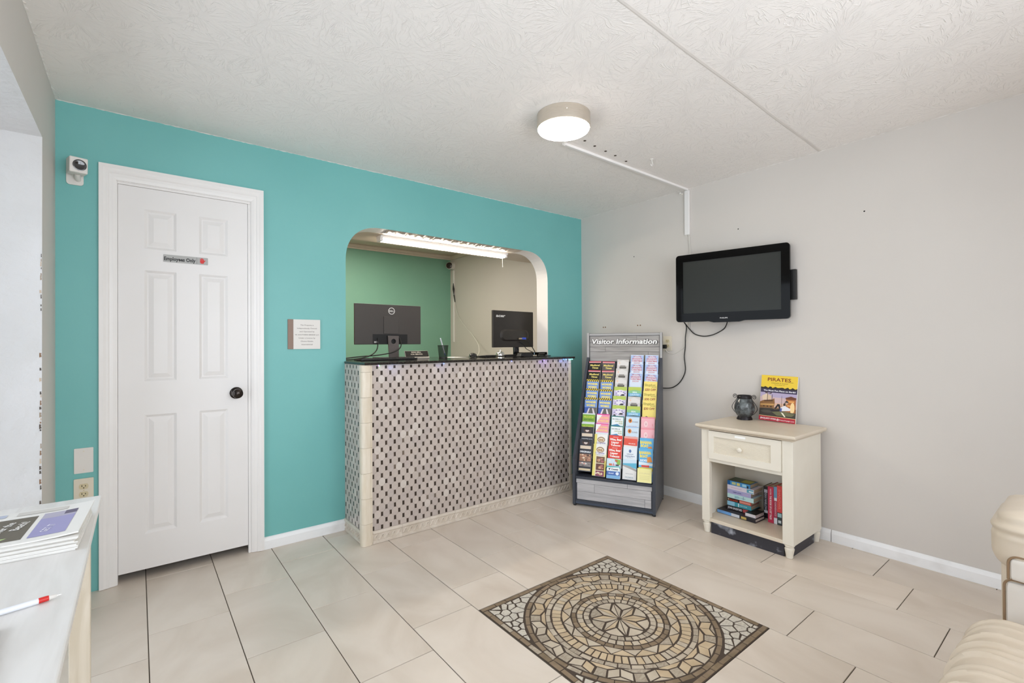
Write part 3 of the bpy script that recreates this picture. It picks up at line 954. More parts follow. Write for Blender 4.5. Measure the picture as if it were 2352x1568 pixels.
g = MB(); g.tube(rest_path([(-1.952, .262, 1.285), (-1.953, .258, 1.25), (-1.972, .24, 1.19), (-2.05, .2, 1.148), (-2.17, .17, CTZ + .006), (-2.26, .165, CTZ + .006)]), .0042, 8)
g.build('cable', M_cable, mo, smooth=60)
g = MB(); g.tube(rest_path([(-1.775, .262, 1.285), (-1.772, .24, 1.235), (-1.795, .228, 1.2), (-1.86, .222, 1.172), (-1.97, .22, 1.155), (-2.1, .20, 1.148), (-2.25, .19, 1.135)]), .0042, 8)
g.build('cable', M_cable, mo, smooth=60)

mo = thing('monitor', 'black monitor with bold wordmark and blue video plug, right end of counter', 'monitor', loc=(-.62, .3, CTZ))
MM = T(-.655, .235, 1.203) @ RZ(4)
g = MB(MM); g.box(-.252, .252, .0, .02, .0, .333); g.build('screen_housing', mat('textured_black', '#34302d', .4), mo, bevel=.004)
g = MB(MM)
pts = rrect(-.17, .055, .19, .165, .05, 6)
g.prism(pts, 0, .012, M=on_back(0, 0, .001), top=[(x * .86 + .002, .11 + (y - .11) * .75) for x, y in pts]); g.build('rear_bulge', mat('textured_black_bulge', '#37332f', .36), mo, smooth=25)
g = MB(MM @ on_back(0, 0, -.0006)); g.text('acer', -.160, .287, .026, .0, col=C('#e4e2dd'), bold=.035, shear=.12, w=.112); g.build('badge', M_print, mo, label='white wordmark badge')
g = MB(MM @ on_back(0, 0, -.0012)); g.quad([(-.095, .062, 0), (-.04, .062, 0), (-.04, .093, 0), (-.095, .093, 0)], col=C('#b5b3b0'))
for i in range(5): g.quad([(-.075, .068 + i * .005, .0004), (-.046, .068 + i * .005, .0004), (-.046, .0705 + i * .005, .0004), (-.075, .0705 + i * .005, .0004)], col=C('#6c6a68'))
g.build('rating_label', M_print, mo)
g = MB(MM); g.box(.035, .075, -.034, -.0225, .072, .086); g.build('plug_shell', mat('plug_metal', '#b3a58f', .3, .8), mo, bevel=.002)
g = MB(MM); g.box(.0755, .125, -.036, -.0205, .070, .090); g.build('video_plug', mat('vga_blue', '#3f59c9', .45), mo, bevel=.003)
g = MB(MM); g.tube(rest_path([(.125, -.028, .08), (.15, -.035, .07), (.165, -.05, .03), (.185, -.06, -.01), (.21, -.06, -.04), (.23, -.05, -.062)]), .004, 8); g.build('cable', M_cable, mo, smooth=60)
g = MB(MM); g.tube(rest_path([(.06, -.01, .05), (.075, -.03, .035), (.09, -.04, .02), (.11, -.045, -.012), (.15, -.06, -.036), (.20, -.06, -.05), (.215, -.05, -.06)]), [.006] * 6 + [.0032] * 19, 8); g.build('cable', M_cable, mo, smooth=60)
g = MB(); g.box(-.63, -.572, .262, .282, CTZ + .01, 1.235); g.build('stand', mat('gloss_dark_stand', '#1a1b1f', .12), mo, bevel=.003)
g = MB(); g.lathe([(.1, 0), (.098, .008), (.04, .012)], 36, M=T(-.6, .3, CTZ)); g.build('stand_base', mat('base_gloss', '#141414', .15), mo, smooth=40)

# RING BELL FOR SERVICE sign
sg = thing('counter_sign', 'black RING BELL FOR SERVICE sign in slanted silver holder', 'sign', loc=(-1.70, .08, CTZ))
M_alu = mat('silver_holder', '#c8c3bb', .3, .75)
g = MB(T(-1.715, .08, CTZ))
prof = [(0, 0), (0, .012), (.006, .014), (.030, .060), (.034, .060), (.014, .008), (.06, .004), (.06, 0)]
w = .098
vs = [(-w, p[0] - .01, p[1]) for p in prof] + [(w, p[0] - .01, p[1]) for p in prof]; n = len(prof)
g.add(vs, [tuple(range(n)), tuple(range(n, 2 * n))[::-1]] + [(i, n + i, n + (i + 1) % n, (i + 1) % n) for i in range(n)]); g.build('holder', M_alu, sg, bevel=.0015)
ST = T(-1.715, .08, CTZ) @ T(0, -.004, .014) @ RX(90 - 27.5)
g = MB(ST); g.box(-.094, .094, .003, .049, .0006, .003); g.build('insert', mat('sign_black', '#17130f', .5), sg)
g = MB(ST); g.text('RING BELL', -.004, .0385, .0105, .0033, col=C('#e3d8c6'), bold=.012, w=.080); g.text('FOR SERVICE', -.004, .0215, .0105, .0033, col=C('#e3d8c6'), bold=.012, w=.096); g.build('lettering', M_print, sg)

# mesh pencil cup and pen
M_mesh = mat('mesh_black', '#1d1c1b', .5, .3)
_b = bsdf(M_mesh)
_tc = N(M_mesh, 'ShaderNodeTexCoord'); _ck = N(M_mesh, 'ShaderNodeTexWave', wave_type='BANDS', bands_direction='Z', Scale=70.0); _ck2 = N(M_mesh, 'ShaderNodeTexWave', wave_type='BANDS', bands_direction='DIAGONAL', Scale=50.0)
_mm = N(M_mesh, 'ShaderNodeMath', operation='MULTIPLY'); L(M_mesh, _tc.outputs['Object'], _ck.inputs[0]); L(M_mesh, _tc.outputs['Object'], _ck2.inputs[0])
L(M_mesh, _ck.outputs['Fac'], _mm.inputs[0]); L(M_mesh, _ck2.outputs['Fac'], _mm.inputs[1])
_gt = N(M_mesh, 'ShaderNodeMath', operation='LESS_THAN'); _gt.inputs[1].default_value = .42; L(M_mesh, _mm.outputs[0], _gt.inputs[0])
_mr = N(M_mesh, 'ShaderNodeMapRange'); L(M_mesh, _gt.outputs[0], _mr.inputs['Value']); _b.inputs['Alpha'].default_value = .55
cup = thing('pencil_cup', 'black wire mesh pencil cup holding one pen', 'pencil cup', loc=(-1.475, .11, CTZ))
g = MB(T(-1.475, .11, CTZ)); g.lathe([(.033, .004), (.0345, .02), (.042, .098)], 36, cap=False); g.build('mesh_wall', M_mesh, cup, smooth=60)
g = MB(T(-1.475, .11, CTZ)); g.tube([(.042 * math.cos(2 * PI * i / 36), .042 * math.sin(2 * PI * i / 36), .099) for i in range(36)], .0025, 6, closed=True); g.build('rim', M_black, cup, smooth=60)
g = MB(T(-1.475, .11, CTZ)); g.lathe([(.034, 0), (.034, .006), (.03, .0065)], 36); g.build('cup_base', M_black, cup)


def pen(name, M, label, cbody, ctip, cclip, length=.145, r=.0048):
    t = MB(M).lathe([(r * .8, 0), (r, .004), (r, length * .62), (r * .98, length * .8)], 14).build(name, cbody, smooth=50, label=label, cat='pen')
    MB(M).lathe([(r * .98, length * .8), (r * .95, length * .86), (r * .6, length * .93)], 14).build('grip', ctip, t, smooth=50)
    MB(M).lathe([(r * .6, length * .93), (r * .22, length * .985), (.0005, length)], 12).build('tip', M_chrome, t, smooth=50)
    g = MB(M); g.box(-.0015, .0015, r + .0005, r + .002, .006, .045); g.box(-.0015, .0015, r - .001, r + .002, .004, .008); g.build('clip', cclip, t)
    return t


M_penw = mat('pen_white', '#e6e8ee', .3)
M_penb = mat('pen_blue', '#6f80b5', .3)
Mp = T(-1.452, .108, CTZ + .0075) @ RY(-20) @ RX(4)
pen('pen', Mp @ T(0, 0, .16) @ RX(180) , 'white ballpoint pen with blue lower end leaning in mesh cup', M_penw, M_penb, M_penw, .158)

# bell
bell = thing('service_bell', 'chrome desk service bell on dark counter before black keyboard', 'bell', loc=(-1.095, -.14, CTZ))
g = MB(T(-1.095, -.14, CTZ)); g.lathe([(.038, 0), (.038, .003), (.034, .007), (.030, .009), (.012, .012)], 32); g.build('bell_base', M_chrome, bell, smooth=40)
g = MB(T(-1.095, -.14, CTZ)); g.lathe([(.036, .014), (.037, .016), (.035, .028), (.027, .041), (.014, .048), (.006, .050)], 32); g.build('dome', M_chrome, bell, smooth=60)
g = MB(T(-1.095, -.14, CTZ)); g.lathe([(.004, .049), (.004, .058), (.0065, .060), (.0065, .063), (.002, .065)], 14); g.build('plunger', M_chrome, bell, smooth=50)

# mouse
g = MB(T(-1.21, .08, CTZ) @ RZ(35))
vs = []; nx, ny = 14, 10
for i in range(nx + 1):
    for j in range(ny + 1):
        a = -1 + 2 * i / nx; b = -1 + 2 * j / ny
        x = a * math.sqrt(max(0, 1 - b * b / 2)) * .056; y = b * math.sqrt(max(0, 1 - a * a / 2)) * .033
        rr = min(1, a * a * .9 + b * b * .9); hz = .036 * max(0, 1 - rr) ** .45 * (1 - .15 * a)
        vs.append((x, y, hz + .001))
fs = [(i * (ny + 1) + j, (i + 1) * (ny + 1) + j, (i + 1) * (ny + 1) + j + 1, i * (ny + 1) + j + 1) for i in range(nx) for j in range(ny)]
g.add(vs, fs)
ms = g.build('computer_mouse', mat('mouse_dark', '#2a2827', .25), smooth=60, label='dark computer mouse on counter right of pencil cup', cat='mouse')
g = MB(T(-1.21, .08, CTZ) @ RZ(35)); g.lathe([(.004, -.003), (.006, -.002), (.006, .002), (.004, .003)], 12, M=T(-.03, 0, .029) @ RX(90)); g.build('scroll_wheel', M_black, ms, smooth=40)


def keyboard(M, label, w=.42, d=.14):
    t = thing('keyboard', label, 'keyboard', loc=M.translation)
    g = MB(M); g.prism([(0, .0005), (d, .0005), (d, .013), (d * .9, .0135), (0, .006)], -w / 2, w / 2, M=Matrix(((0, 0, 1, 0), (1, 0, 0, 0), (0, 1, 0, 0), (0, 0, 0, 1))))
    g.build('case', M_black, t, bevel=.003)
    kc = mat('key_black', '#262423', .5)
    for r in range(5):
        for c in range(16):
            g = MB(M @ T(-w / 2 + .012 + c * (w - .024) / 16, .012 + r * (d - .03) / 5, .0062 + r * .0016) @ RX(3))
            if r == 0 and 4 < c < 10: continue
            ww = (w - .024) / 16 - .003
            dd = (d - .03) / 5 - .003
            g.prism([(0, 0), (ww, 0), (ww, dd), (0, dd)], 0, .004, top=[(.002, .002), (ww - .002, .002), (ww - .002, dd - .001), (.002, dd - .001)])
            g.build('key', kc, t)
        if r == 0:
            g = MB(M @ T(-w / 2 + .012 + 5 * (w - .024) / 16, .012, .0062) @ RX(3)); ww = 5 * (w - .024) / 16 - .003
            g.prism([(0, 0), (ww, 0), (ww, .019), (0, .019)], 0, .004); g.build('space_bar', kc, t)
    return t


keyboard(T(-1.985, .03, CTZ) @ RZ(180) @ T(0, -.07, 0), 'black keyboard lying on counter left of grey monitor stand')
keyboard(T(-.965, .09, CTZ) @ RZ(186) @ T(0, -.07, 0), 'black keyboard lying on counter behind chrome bell', w=.36)

# set-top box with a smaller silver-grey box leaning on it
bx = thing('media_box', 'low black media box on little feet at counter right end', 'box', loc=(-.55, .06, CTZ))
g = MB(T(-.59, .02, CTZ) @ RZ(3)); g.box(-.14, .14, -.02, .10, .010, .034); g.build('housing', M_blackg, bx, bevel=.003)
for x in (-.12, .12):
    for y in (-.005, .085): MB(T(-.59, .02, CTZ) @ RZ(3)).lathe([(.008, 0), (.006, .0102)], 12, M=T(x, y, 0)).build('foot', M_black, bx)
g = MB(T(-.59, .02, CTZ) @ RZ(3)); g.box(.03, .105, -.0215, -.0202, .016, .026); g.build('front_window', mat('smoky_window', '#514d4a', .15), bx)
g = MB(T(-.59, .02, CTZ) @ RZ(3)); g.box(-.028, -.021, -.0215, -.0203, .013, .031); g.build('light_bar', mat('pale_strip', '#a9c3d9', .3), bx)
rt = MB(T(-.78, -.07, CTZ) @ RZ(-5)); rt.prism([(-.07, 0), (.07, 0), (.062, .026), (-.055, .03)], -.03, .03, M=Matrix(((1, 0, 0, 0), (0, 0, -1, 0), (0, 1, 0, .001), (0, 0, 0, 1))))
rt.build('card_reader', mat('charcoal_plastic', '#2b2a2b', .3), bevel=.004, label='small charcoal card reader between chrome bell and media box', cat='device')
g = MB(); g.tube(rest_path([(-1.03, -.13, CTZ + .004), (-.98, -.16, CTZ + .004), (-.9, -.13, CTZ + .004), (-.86, -.15, CTZ + .010), (-.84, -.12, CTZ + .004), (-.72, -.17, CTZ + .004), (-.63, -.14, CTZ + .004), (-.55, -.12, CTZ + .004), (-.49, -.08, CTZ + .004)], 60), .0034, 7)
g.build('loose_cable', M_cable, smooth=60, label='loose black cable snaking along counter before media box', cat='cable')
g = MB(T(-1.32, .2, CTZ) @ RZ(8)); g.box(-.09, .06, -.09, .09, .0003, .0016); g.build('paper_sheet', M_paper, label='white paper sheet lying flat on counter near mouse', cat='paper')

# office: tube light, little camera, raceway, hanging cable
fl = thing('tube_light', 'long lit white utility tube light under pass-through soffit', 'lamp', loc=(-1.37, .2, 2.0))
M_tube = mat('lit_tube', '#ffffff', .4, emit='#fff1dd', estr=TUBE_STRENGTH)
fa = rad(3.0)
MF = T(-1.36, .225, 2.052)
g = MB(MF); g.prism([(-.05, -.001), (.05, -.001), (.035, -.02), (-.035, -.02)], -.60, .60, M=Matrix(((0, 0, 1, 0), (1, 0, 0, 0), (0, 1, 0, 0), (0, 0, 0, 1)))); g.build('housing', M_trimw, fl, bevel=.002)
g = MB(MF); g.prism([(-.034, -.0205), (.034, -.0205), (.03, -.036), (.015, -.042), (-.015, -.042), (-.03, -.036)], -.575, .575, M=Matrix(((0, 0, 1, 0), (1, 0, 0, 0), (0, 1, 0, 0), (0, 0, 0, 1)))); g.build('diffuser', M_tube, fl, smooth=40)
for sx in (-1, 1):
    g = MB(MF); a_, b_ = sorted((sx * .576, sx * .60)); g.box(a_, b_, -.034, .034, -.042, -.0195); g.build('end_cap', M_trimw, fl, bevel=.003)
g = MB(MF); g.tube([(.545, -.03, -.02), (.545, -.033, -.06), (.546, -.034, -.125)], .0022, 6); g.sphere((.546, -.034, -.128), .004, 8); g.build('pull_cord', M_cablew, fl, smooth=60)

oc = thing('corner_camera', 'round dark-eyed camera on white bracket high in office corner', 'camera', loc=(-.03, 2.36, 2.25))
g = MB(); g.lathe([(.052, 0), (.052, .02), (.044, .035), (.03, .04)], 28, M=on_right(2.385, 2.30, -.0005)); g.build('bracket', M_plw, oc, smooth=40)
MB(T(-.055, 2.37, 2.295) @ RZ(-52) @ RX(90)).lathe([(.045, -.02), (.05, .01), (.047, .032), (.03, .036)], 28).build('camera_body', M_plw, oc, smooth=40)
MB(T(-.055, 2.37, 2.295) @ RZ(-52) @ RX(90) @ T(0, 0, .0345)).lathe([(.044, 0), (.041, .005), (.022, .007), (.02, .003), (.003, .004)], 28).build('lens', mat('lens_brown', '#2b2522', .2), oc, smooth=30)
g = MB(); g.box(-.012, -.0005, 2.345, 2.375, 1.262, 2.235); g.build('cable_raceway', M_trimw, bevel=.002, label='vertical white cable raceway below corner camera in office', cat='raceway')
oc2 = thing('hanging_cable', 'thin white cable with black connector hanging from office raceway', 'cable', loc=(-.02, 2.34, 1.6))
g = MB(); g.tube([(-.016, 2.352, 2.06), (-.017, 2.345, 1.98), (-.018, 2.335, 1.9)], [.004, .013, .004], 8); g.tube([(-.018, 2.335, 1.90), (-.017, 2.31, 1.80)], [.008, .005], 8); g.build('connector', M_cable, oc2, smooth=50)
g = MB(); g.tube(rest_path([(-.018, 2.31, 1.80), (-.02, 2.23, 1.62), (-.05, 2.0, 1.46), (-.12, 1.75, 1.36), (-.30, 1.35, 1.24), (-.52, 1.0, 1.16), (-.80, .62, 1.126), (-.92, .47, CTZ + .003)], 40), .0032, 7); g.build('cord', M_cablew, oc2, smooth=60)
# crinkled clear tape hanging along the front edge of the arch soffit
M_tape = mat('clear_tape', '#b9ad9f', .3)
g = MB(); rt_ = random.Random(5); vs = []; nx = 90
for i in range(nx + 1):
    x = -1.98 + 1.24 * i / nx
    wob = .012 * abs(math.sin(i * .55)) * rt_.uniform(.2, 1)
    vs += [(x, -.002, 2.0535 - .002 - wob * .3), (x, .03, 2.049 - wob), (x + rt_.uniform(-.006, .006), .075, 2.048 - rt_.uniform(0, .008)), (x, .125, 2.050)]
fs = [(i * 4 + j, i * 4 + 4 + j, i * 4 + 5 + j, i * 4 + 1 + j) for i in range(nx) for j in range(3)]
g.add(vs, fs); o = g.build('soffit_tape', M_tape, label='crinkled clear tape along the underside of arched pass-through', cat='tape')
sm = o.modifiers.new('thickness', 'SOLIDIFY'); sm.thickness = .0006

# ------------------------------------------------------------------ floor medallion
md = thing('floor_medallion', 'square stone mosaic medallion with concentric rings set in tiled floor', 'mosaic', loc=(-1.684, -1.8075, 0))
MCX, MCY = -1.684, -1.8075
M_mg = mat('medallion_grout', '#483c33', .9)
hs = .4505
g = MB(T(MCX, MCY, 0)); g.box(-hs, hs, -hs, hs, -.0034, -.0012); g.build('grout_bed', M_mg, md)
M_st_cream = noisy('stone_cream', '#b7a183', '#c8b496', 14.0, .45, objvar=.06, stretch=(1, 1, 1))
M_st_pale = noisy('stone_pale', '#b4a693', '#c5b8a5', 14.0, .45, objvar=.05)
M_st_grey = noisy('stone_grey', '#998b7a', '#b3a795', 26.0, .45, objvar=.08, distort=2.0, stretch=(1, 2.2, 1))
M_st_brown = noisy('stone_brown', '#78664f', '#8b7862', 20.0, .5, objvar=.10)
M_st_white = noisy('stone_white', '#cbc4b8', '#a69d90', 30.0, .5, objvar=.05, lo=.45, hi=.75, distort=2.5, stretch=(1, 2.5, 1))
rs = random.Random(23)


def inset(poly, d):
    """inset a convex polygon by d"""
    n = len(poly)
    area = sum(poly[i][0] * poly[(i + 1) % n][1] - poly[(i + 1) % n][0] * poly[i][1] for i in range(n))
    if area < 0: poly = poly[::-1]
    out = list(poly)
    for i in range(n):
        p, q = poly[i], poly[(i + 1) % n]
        dx, dy = q[0] - p[0], q[1] - p[1]; ln = math.hypot(dx, dy)
        if ln < 1e-7: continue
        nx, ny = -dy / ln, dx / ln
        res = []
        for a in range(len(out)):
            u, v = out[a], out[(a + 1) % len(out)]
            du = (u[0] - p[0]) * nx + (u[1] - p[1]) * ny - d; dv = (v[0] - p[0]) * nx + (v[1] - p[1]) * ny - d
            if du >= 0: res.append(u)
            if du * dv < 0:
                t = du / (du - dv); res.append((u[0] + (v[0] - u[0]) * t, u[1] + (v[1] - u[1]) * t))
        out = res
        if len(out) < 3: return []
    return out


def stone(name, poly, m, gap=.0026, parent=None, jit=.0014):
    poly = [(x + rs.uniform(-jit, jit), y + rs.uniform(-jit, jit)) for x, y in poly]
    q = inset(poly, gap)
    if len(q) < 3: q = inset(poly, gap * .5)
    if len(q) < 3: return
    t = inset(q, .0008)
    h = rs.uniform(-.0002, .0006)
    if len(t) == len(q):
        c = (sum(p[0] for p in q) / len(q), sum(p[1] for p in q) / len(q))
        g = MB(T(MCX, MCY, 0)); n = len(q)
        # match loops by nearest start
        k0 = min(range(n), key=lambda k: (t[k][0] - q[0][0]) ** 2 + (t[k][1] - q[0][1]) ** 2)
        t = t[k0:] + t[:k0]
        vs = [(p[0], p[1], -.0018) for p in q] + [(p[0], p[1], h) for p in t]
        g.add(vs, [tuple(range(n, 2 * n))] + [(i, (i + 1) % n, n + (i + 1) % n, n + i) for i in range(n)])
    else:
        g = MB(T(MCX, MCY, 0)); g.prism(q, -.0018, h)
    return g.build(name, m, md)


def pol(r, a): return (r * math.cos(a), r * math.sin(a))


def pick(*ms): return rs.choices([m for m, _ in ms], [w for _, w in ms])[0]


A8 = 2 * PI / 8
for i in range(8):                                     # central star: eight split kites and triangles between
    a = i * A8 + .12
    tip = pol(.127, a); l = pol(.072, a + A8 * .42); r = pol(.072, a - A8 * .42)
    stone('kite_stone', [(0, 0), tip, l], pick((M_st_cream, 2), (M_st_pale, 2)), .0014, jit=.0004)
    stone('kite_stone', [(0, 0), r, tip], pick((M_st_cream, 2), (M_st_pale, 2)), .0014, jit=.0004)
    v = pol(.072, a + A8 * .5)
    stone('wedge_stone', [pol(.074, a + A8 * .5), pol(.126, a + .06), pol(.130, a + A8 * .33), pol(.130, a + A8 * .67), pol(.126, a + A8 - .06)], pick((M_st_pale, 2), (M_st_grey, 1)), .0018, jit=.0004)


def ring(name, r0, r1, n, ms, off=0.0, gap=.0024):
    for i in range(n):
        a = off + 2 * PI * i / n; b = a + 2 * PI / n
        mid = (a + b) / 2
        stone(name, [pol(r0, a), pol(r0, b), pol(r1, b), pol(r1, mid), pol(r1, a)] if r1 - r0 > .05 else [pol(r0, a), pol(r0, b), pol(r1, b), pol(r1, a)], pick(*ms), gap)


ring('inner_ring_stone', .133, .161, 30, ((M_st_grey, 3), (M_st_pale, 2)))
ring('second_ring_stone', .163, .191, 34, ((M_st_cream, 3), (M_st_pale, 2)), .05)
ring('dark_ring_stone', .193, .216, 34, ((M_st_brown, 5), (M_st_grey, 1)), .02)
nt = 17
for i in range(nt):                                    # zigzag of triangles
    a = 2 * PI * i / nt; w = PI / nt
    stone('triangle_stone', [pol(.2195, a - w), pol(.2195, a + w), pol(.256, a)], pick((M_st_pale, 3), (M_st_grey, 1)), .0019)
    stone('triangle_stone', [pol(.2205, a + w), pol(.2585, a + 2 * w), pol(.258, a + w), pol(.2585, a)], pick((M_st_cream, 3), (M_st_pale, 1)), .0019)
ring('bar_stone', .261, .305, 62, ((M_st_cream, 4), (M_st_pale, 2)), 0, .0024)
ring('square_stone', .308, .333, 40, ((M_st_pale, 3), (M_st_grey, 2)), .03)
nm = 16
for i in range(nm):                                    # tulip motif: rhombi, triangles and squares
    w = PI / nm; a = 2 * PI * i / nm + .1
    s = .46
    stone('square_block_stone', [pol(.353, a - w * .30), pol(.353, a + w * .30), pol(.400, a + w * .32), pol(.400, a - w * .32)], pick((M_st_grey, 3), (M_st_pale, 1)), .0022)
    b = a + w
    stone('rhombus_stone', [pol(.336, b), pol(.356, b - w * .66), pol(.400, b - w * .64), pol(.379, b)], pick((M_st_cream, 3), (M_st_pale, 1)), .0022)
    stone('rhombus_stone', [pol(.336, b), pol(.379, b), pol(.400, b + w * .64), pol(.356, b + w * .66)], pick((M_st_cream, 3), (M_st_pale, 1)), .0022)
    stone('fan_stone', [pol(.381, b), pol(.4005, b + w * .6), pol(.4005, b - w * .6)], pick((M_st_pale, 2), (M_st_grey, 1)), .0016)
    stone('fan_stone', [pol(.3355, a - w * .86), pol(.3355, a + w * .86), pol(.3515, a + w * .3), pol(.3515, a - w * .3)], pick((M_st_cream, 2), (M_st_grey, 1)), .0014)
ring('outer_ring_stone', .4025, .4255, 42, ((M_st_brown, 5), (M_st_grey, 1)), .04)
b0, b1 = .4235, hs - .002                              # straight border
for sd in range(4):
    x = -b1
    while x < b0 - .02:
        ln = min(rs.uniform(.055, .085), b0 - x)
        p = [(x, b0 + .001), (x + ln, b0 + .001), (x + ln, b1), (x, b1)]
        for _ in range(sd): p = [(-q[1], q[0]) for q in p]
        stone('border_stone', p, pick((M_st_brown, 5), (M_st_grey, 1)), .0016)
        x += ln
for sd in range(4):                                    # broken white stones in the four corners
    pts = []
    for _ in range(900):
        p = (rs.uniform(.14, b0), rs.uniform(.14, b0))
        if math.hypot(*p) < .436: continue
        if all(math.hypot((p[0] - q[0]) * 1.0, p[1] - q[1]) > .033 for q in pts): pts.append(p)
    for p in pts:
        cell = [(.13, .13), (b0 - .001, .13), (b0 - .001, b0 - .001), (.13, b0 - .001)]

        def halfplane(poly, n, d):
            res = []
            for i2 in range(len(poly)):
                u, v = poly[i2], poly[(i2 + 1) % len(poly)]
                du = u[0] * n[0] + u[1] * n[1] - d; dv = v[0] * n[0] + v[1] * n[1] - d
                if du >= 0: res.append(u)
                if du * dv < 0:
                    t = du / (du - dv); res.append((u[0] + (v[0] - u[0]) * t, u[1] + (v[1] - u[1]) * t))
            return res
        for q in pts:
            if q is p: continue
            mx_, my_ = (p[0] + q[0]) / 2, (p[1] + q[1]) / 2; nn = (p[0] - q[0], p[1] - q[1])
            cell = halfplane(cell, nn, mx_ * nn[0] + my_ * nn[1])
            if len(cell) < 3: break
        if len(cell) < 3: continue
        an = math.atan2(p[1], p[0])
        cell = halfplane(cell, (math.cos(an), math.sin(an)), .429)
        if len(cell) < 3: continue
        mxr = max(math.hypot(c[0] - p[0], c[1] - p[1]) for c in cell)
        if mxr > .075: cell = cell if True else [(p[0] + (c[0] - p[0]) * min(1, .05 / max(1e-6, math.hypot(c[0] - p[0], c[1] - p[1]))), p[1] + (c[1] - p[1]) * min(1, .05 / max(1e-6, math.hypot(c[0] - p[0], c[1] - p[1])))) for c in cell]
        for _ in range(sd): cell = [(-q[1], q[0]) for q in cell]
        stone('broken_stone', cell, M_st_white, rs.uniform(.0026, .0042), jit=.002)

# ------------------------------------------------------------------ television
ua = math.atan2(-.983, .187)
MT = T(-.130, -1.525, 1.39) @ Matrix.Rotation(ua, 4, 'Z')          # local x: along screen, y: into the wall, z: up
tv = thing('television', 'wall-mounted flat television in glossy black frame, switched off', 'television', loc=(-.05, -1.525, 1.39))
TW, TH = .752, .497
o_ = rrect(-TW / 2, 0, TW / 2, TH, .022, 5)
chin = []
for p in o_:
    chin.append(p)
# bottom edge with a shallow chin between x=-.11 and .11
bot = [(-.14, 0), (-.105, -.009), (.065, -.009), (.10, 0)]
k = [i for i, p in enumerate(chin) if abs(p[1]) < 1e-6 and p[0] < 0][0]
outl = chin[:] if False else None
ol = rrect(-TW / 2, 0, TW / 2, TH, .022, 5)
i_bl = max(range(len(ol)), key=lambda i: -abs(ol[i][1]) * 1e6 - abs(ol[i][0] + TW / 2 - .022))
i_bl = [i for i, p in enumerate(ol) if abs(p[1]) < 1e-6 and abs(p[0] + TW / 2 - .022) < 1e-6][0]
ol = ol[:i_bl + 1] + bot + ol[i_bl + 1:]
FXZ = Matrix(((1, 0, 0, 0), (0, 0, -1, 0), (0, 1, 0, 0), (0, 0, 0, 1)))   # local xy -> xz facing -y
g = MB(MT @ FXZ)
scr = [(-.325, .062), (.325, .062), (.325, .445), (-.325, .445)]
vs, fs = curve_plate(ol, [scr], .014); g.add([(v[0], v[1], v[2] - .014) for v in vs], fs); g.build('bezel', M_blackg, tv, bevel=.006, seg=3)
g = MB(MT @ FXZ); g.prism([(-.3255, .0615), (.3255, .0615), (.3255, .4455), (-.3255, .4455)], -.012, -.006); g.build('screen', mat('lcd_screen', '#2a2c29', .34, spec=.3), tv)
g = MB(MT @ FXZ); g.prism(rrect(-.36, .015, .36, TH - .015, .02, 4), -.05, -.026, top=None); g.build('rear_housing', M_black, tv, bevel=.008)
g = MB(MT @ FXZ); g.text('PHILIPS', -.035, .021, .0085, .0005, col=C('#c9c9c9'), bold=.02, w=.052); g.build('badge', M_print, tv)
g = MB(); g.box(-.03, -.0005, -1.917, -1.70, 1.515, 1.712); g.build('wall_bracket', M_black, tv, bevel=.003)
g = MB(); g.tube([(-.03, -1.80, 1.62), (-.05, -1.72, 1.62)], .018, 8); g.build('bracket_arm', M_black, tv)

tc = thing('power_cord', 'black power cord looping down right wall below television', 'cord', loc=(-.01, -1.2, .87))
g = MB(); g.tube(rest_path([(-.07, -1.135, 1.40), (-.0135, -1.125, 1.36), (-.0125, -1.115, 1.28), (-.0125, -1.113, 1.20), (-.0125, -1.104, 1.125), (-.0125, -1.113, 1.03), (-.0125, -1.095, .97), (-.0125, -1.055, .915), (-.0125, -.998, .878), (-.0125, -.93, .868), (-.0125, -.88, .87)], 50), .0038, 8); g.build('cable', M_cable, tc, smooth=60)
g = MB(); g.tube(rest_path([(-.07, -1.137, 1.40), (-.014, -1.150, 1.345), (-.010, -1.19, 1.305), (-.010, -1.245, 1.288), (-.010, -1.30, 1.287), (-.010, -1.36, 1.302), (-.014, -1.43, 1.34), (-.06, -1.48, 1.392)], 40), .0036, 8); g.build('looped_cable', M_cable, tc, smooth=60)
wc = thing('lamp_cord', 'thin white cord from behind television to wall outlet', 'cord', loc=(-.01, -1.05, 1.15))
g = MB(); g.tube(rest_path([(-.0036, -1.15, 1.43), (-.0036, -1.135, 1.30), (-.0036, -1.115, 1.225), (-.0036, -1.06, 1.175), (-.0036, -1.0, 1.148), (-.005, -.95, 1.160), (-.012, -.935, 1.185)], 36), .0028, 7); g.build('cord', M_cablew, wc, smooth=60)
g = MB(); g.box(-.034, -.0088, -.948, -.922, 1.19, 1.222); g.build('plug', M_cable, wc, bevel=.004)

# ------------------------------------------------------------------ brochure rack
RA = math.atan2(-.893, .45)
MR = T(-.772, -.626, 0) @ Matrix.Rotation(RA, 4, 'Z')      # local x along the front, y backwards, z up
RW = .61
M_rk = noisy('charcoal_laminate', '#4e525a', '#5d6069', 60.0, .4, lo=.4, hi=.7)
M_rkd = mat('charcoal_edge', '#3a3e47', .4)
M_plank = noisy('grey_plank', '#a6a4a6', '#bcbabb', 5.0, .5, stretch=(1.2, 1, 14), objvar=.035, distort=.6)
M_plankh = noisy('grey_plank_header', '#96928e', '#aca8a4', 5.0, .5, stretch=(1.2, 1, 14), objvar=.03, distort=.6)
M_rail = mat('pale_grey_rail', '#a9a7a6', .4)
rk = thing('brochure_rack', 'grey wood-look Visitor Information brochure rack standing in the corner', 'rack', loc=(-.45, -.75, 0))
XZ = Matrix(((0, 0, 1, 0), (1, 0, 0, 0), (0, 1, 0, 0), (0, 0, 0, 1)))     # prism pts (y,z) extruded along x
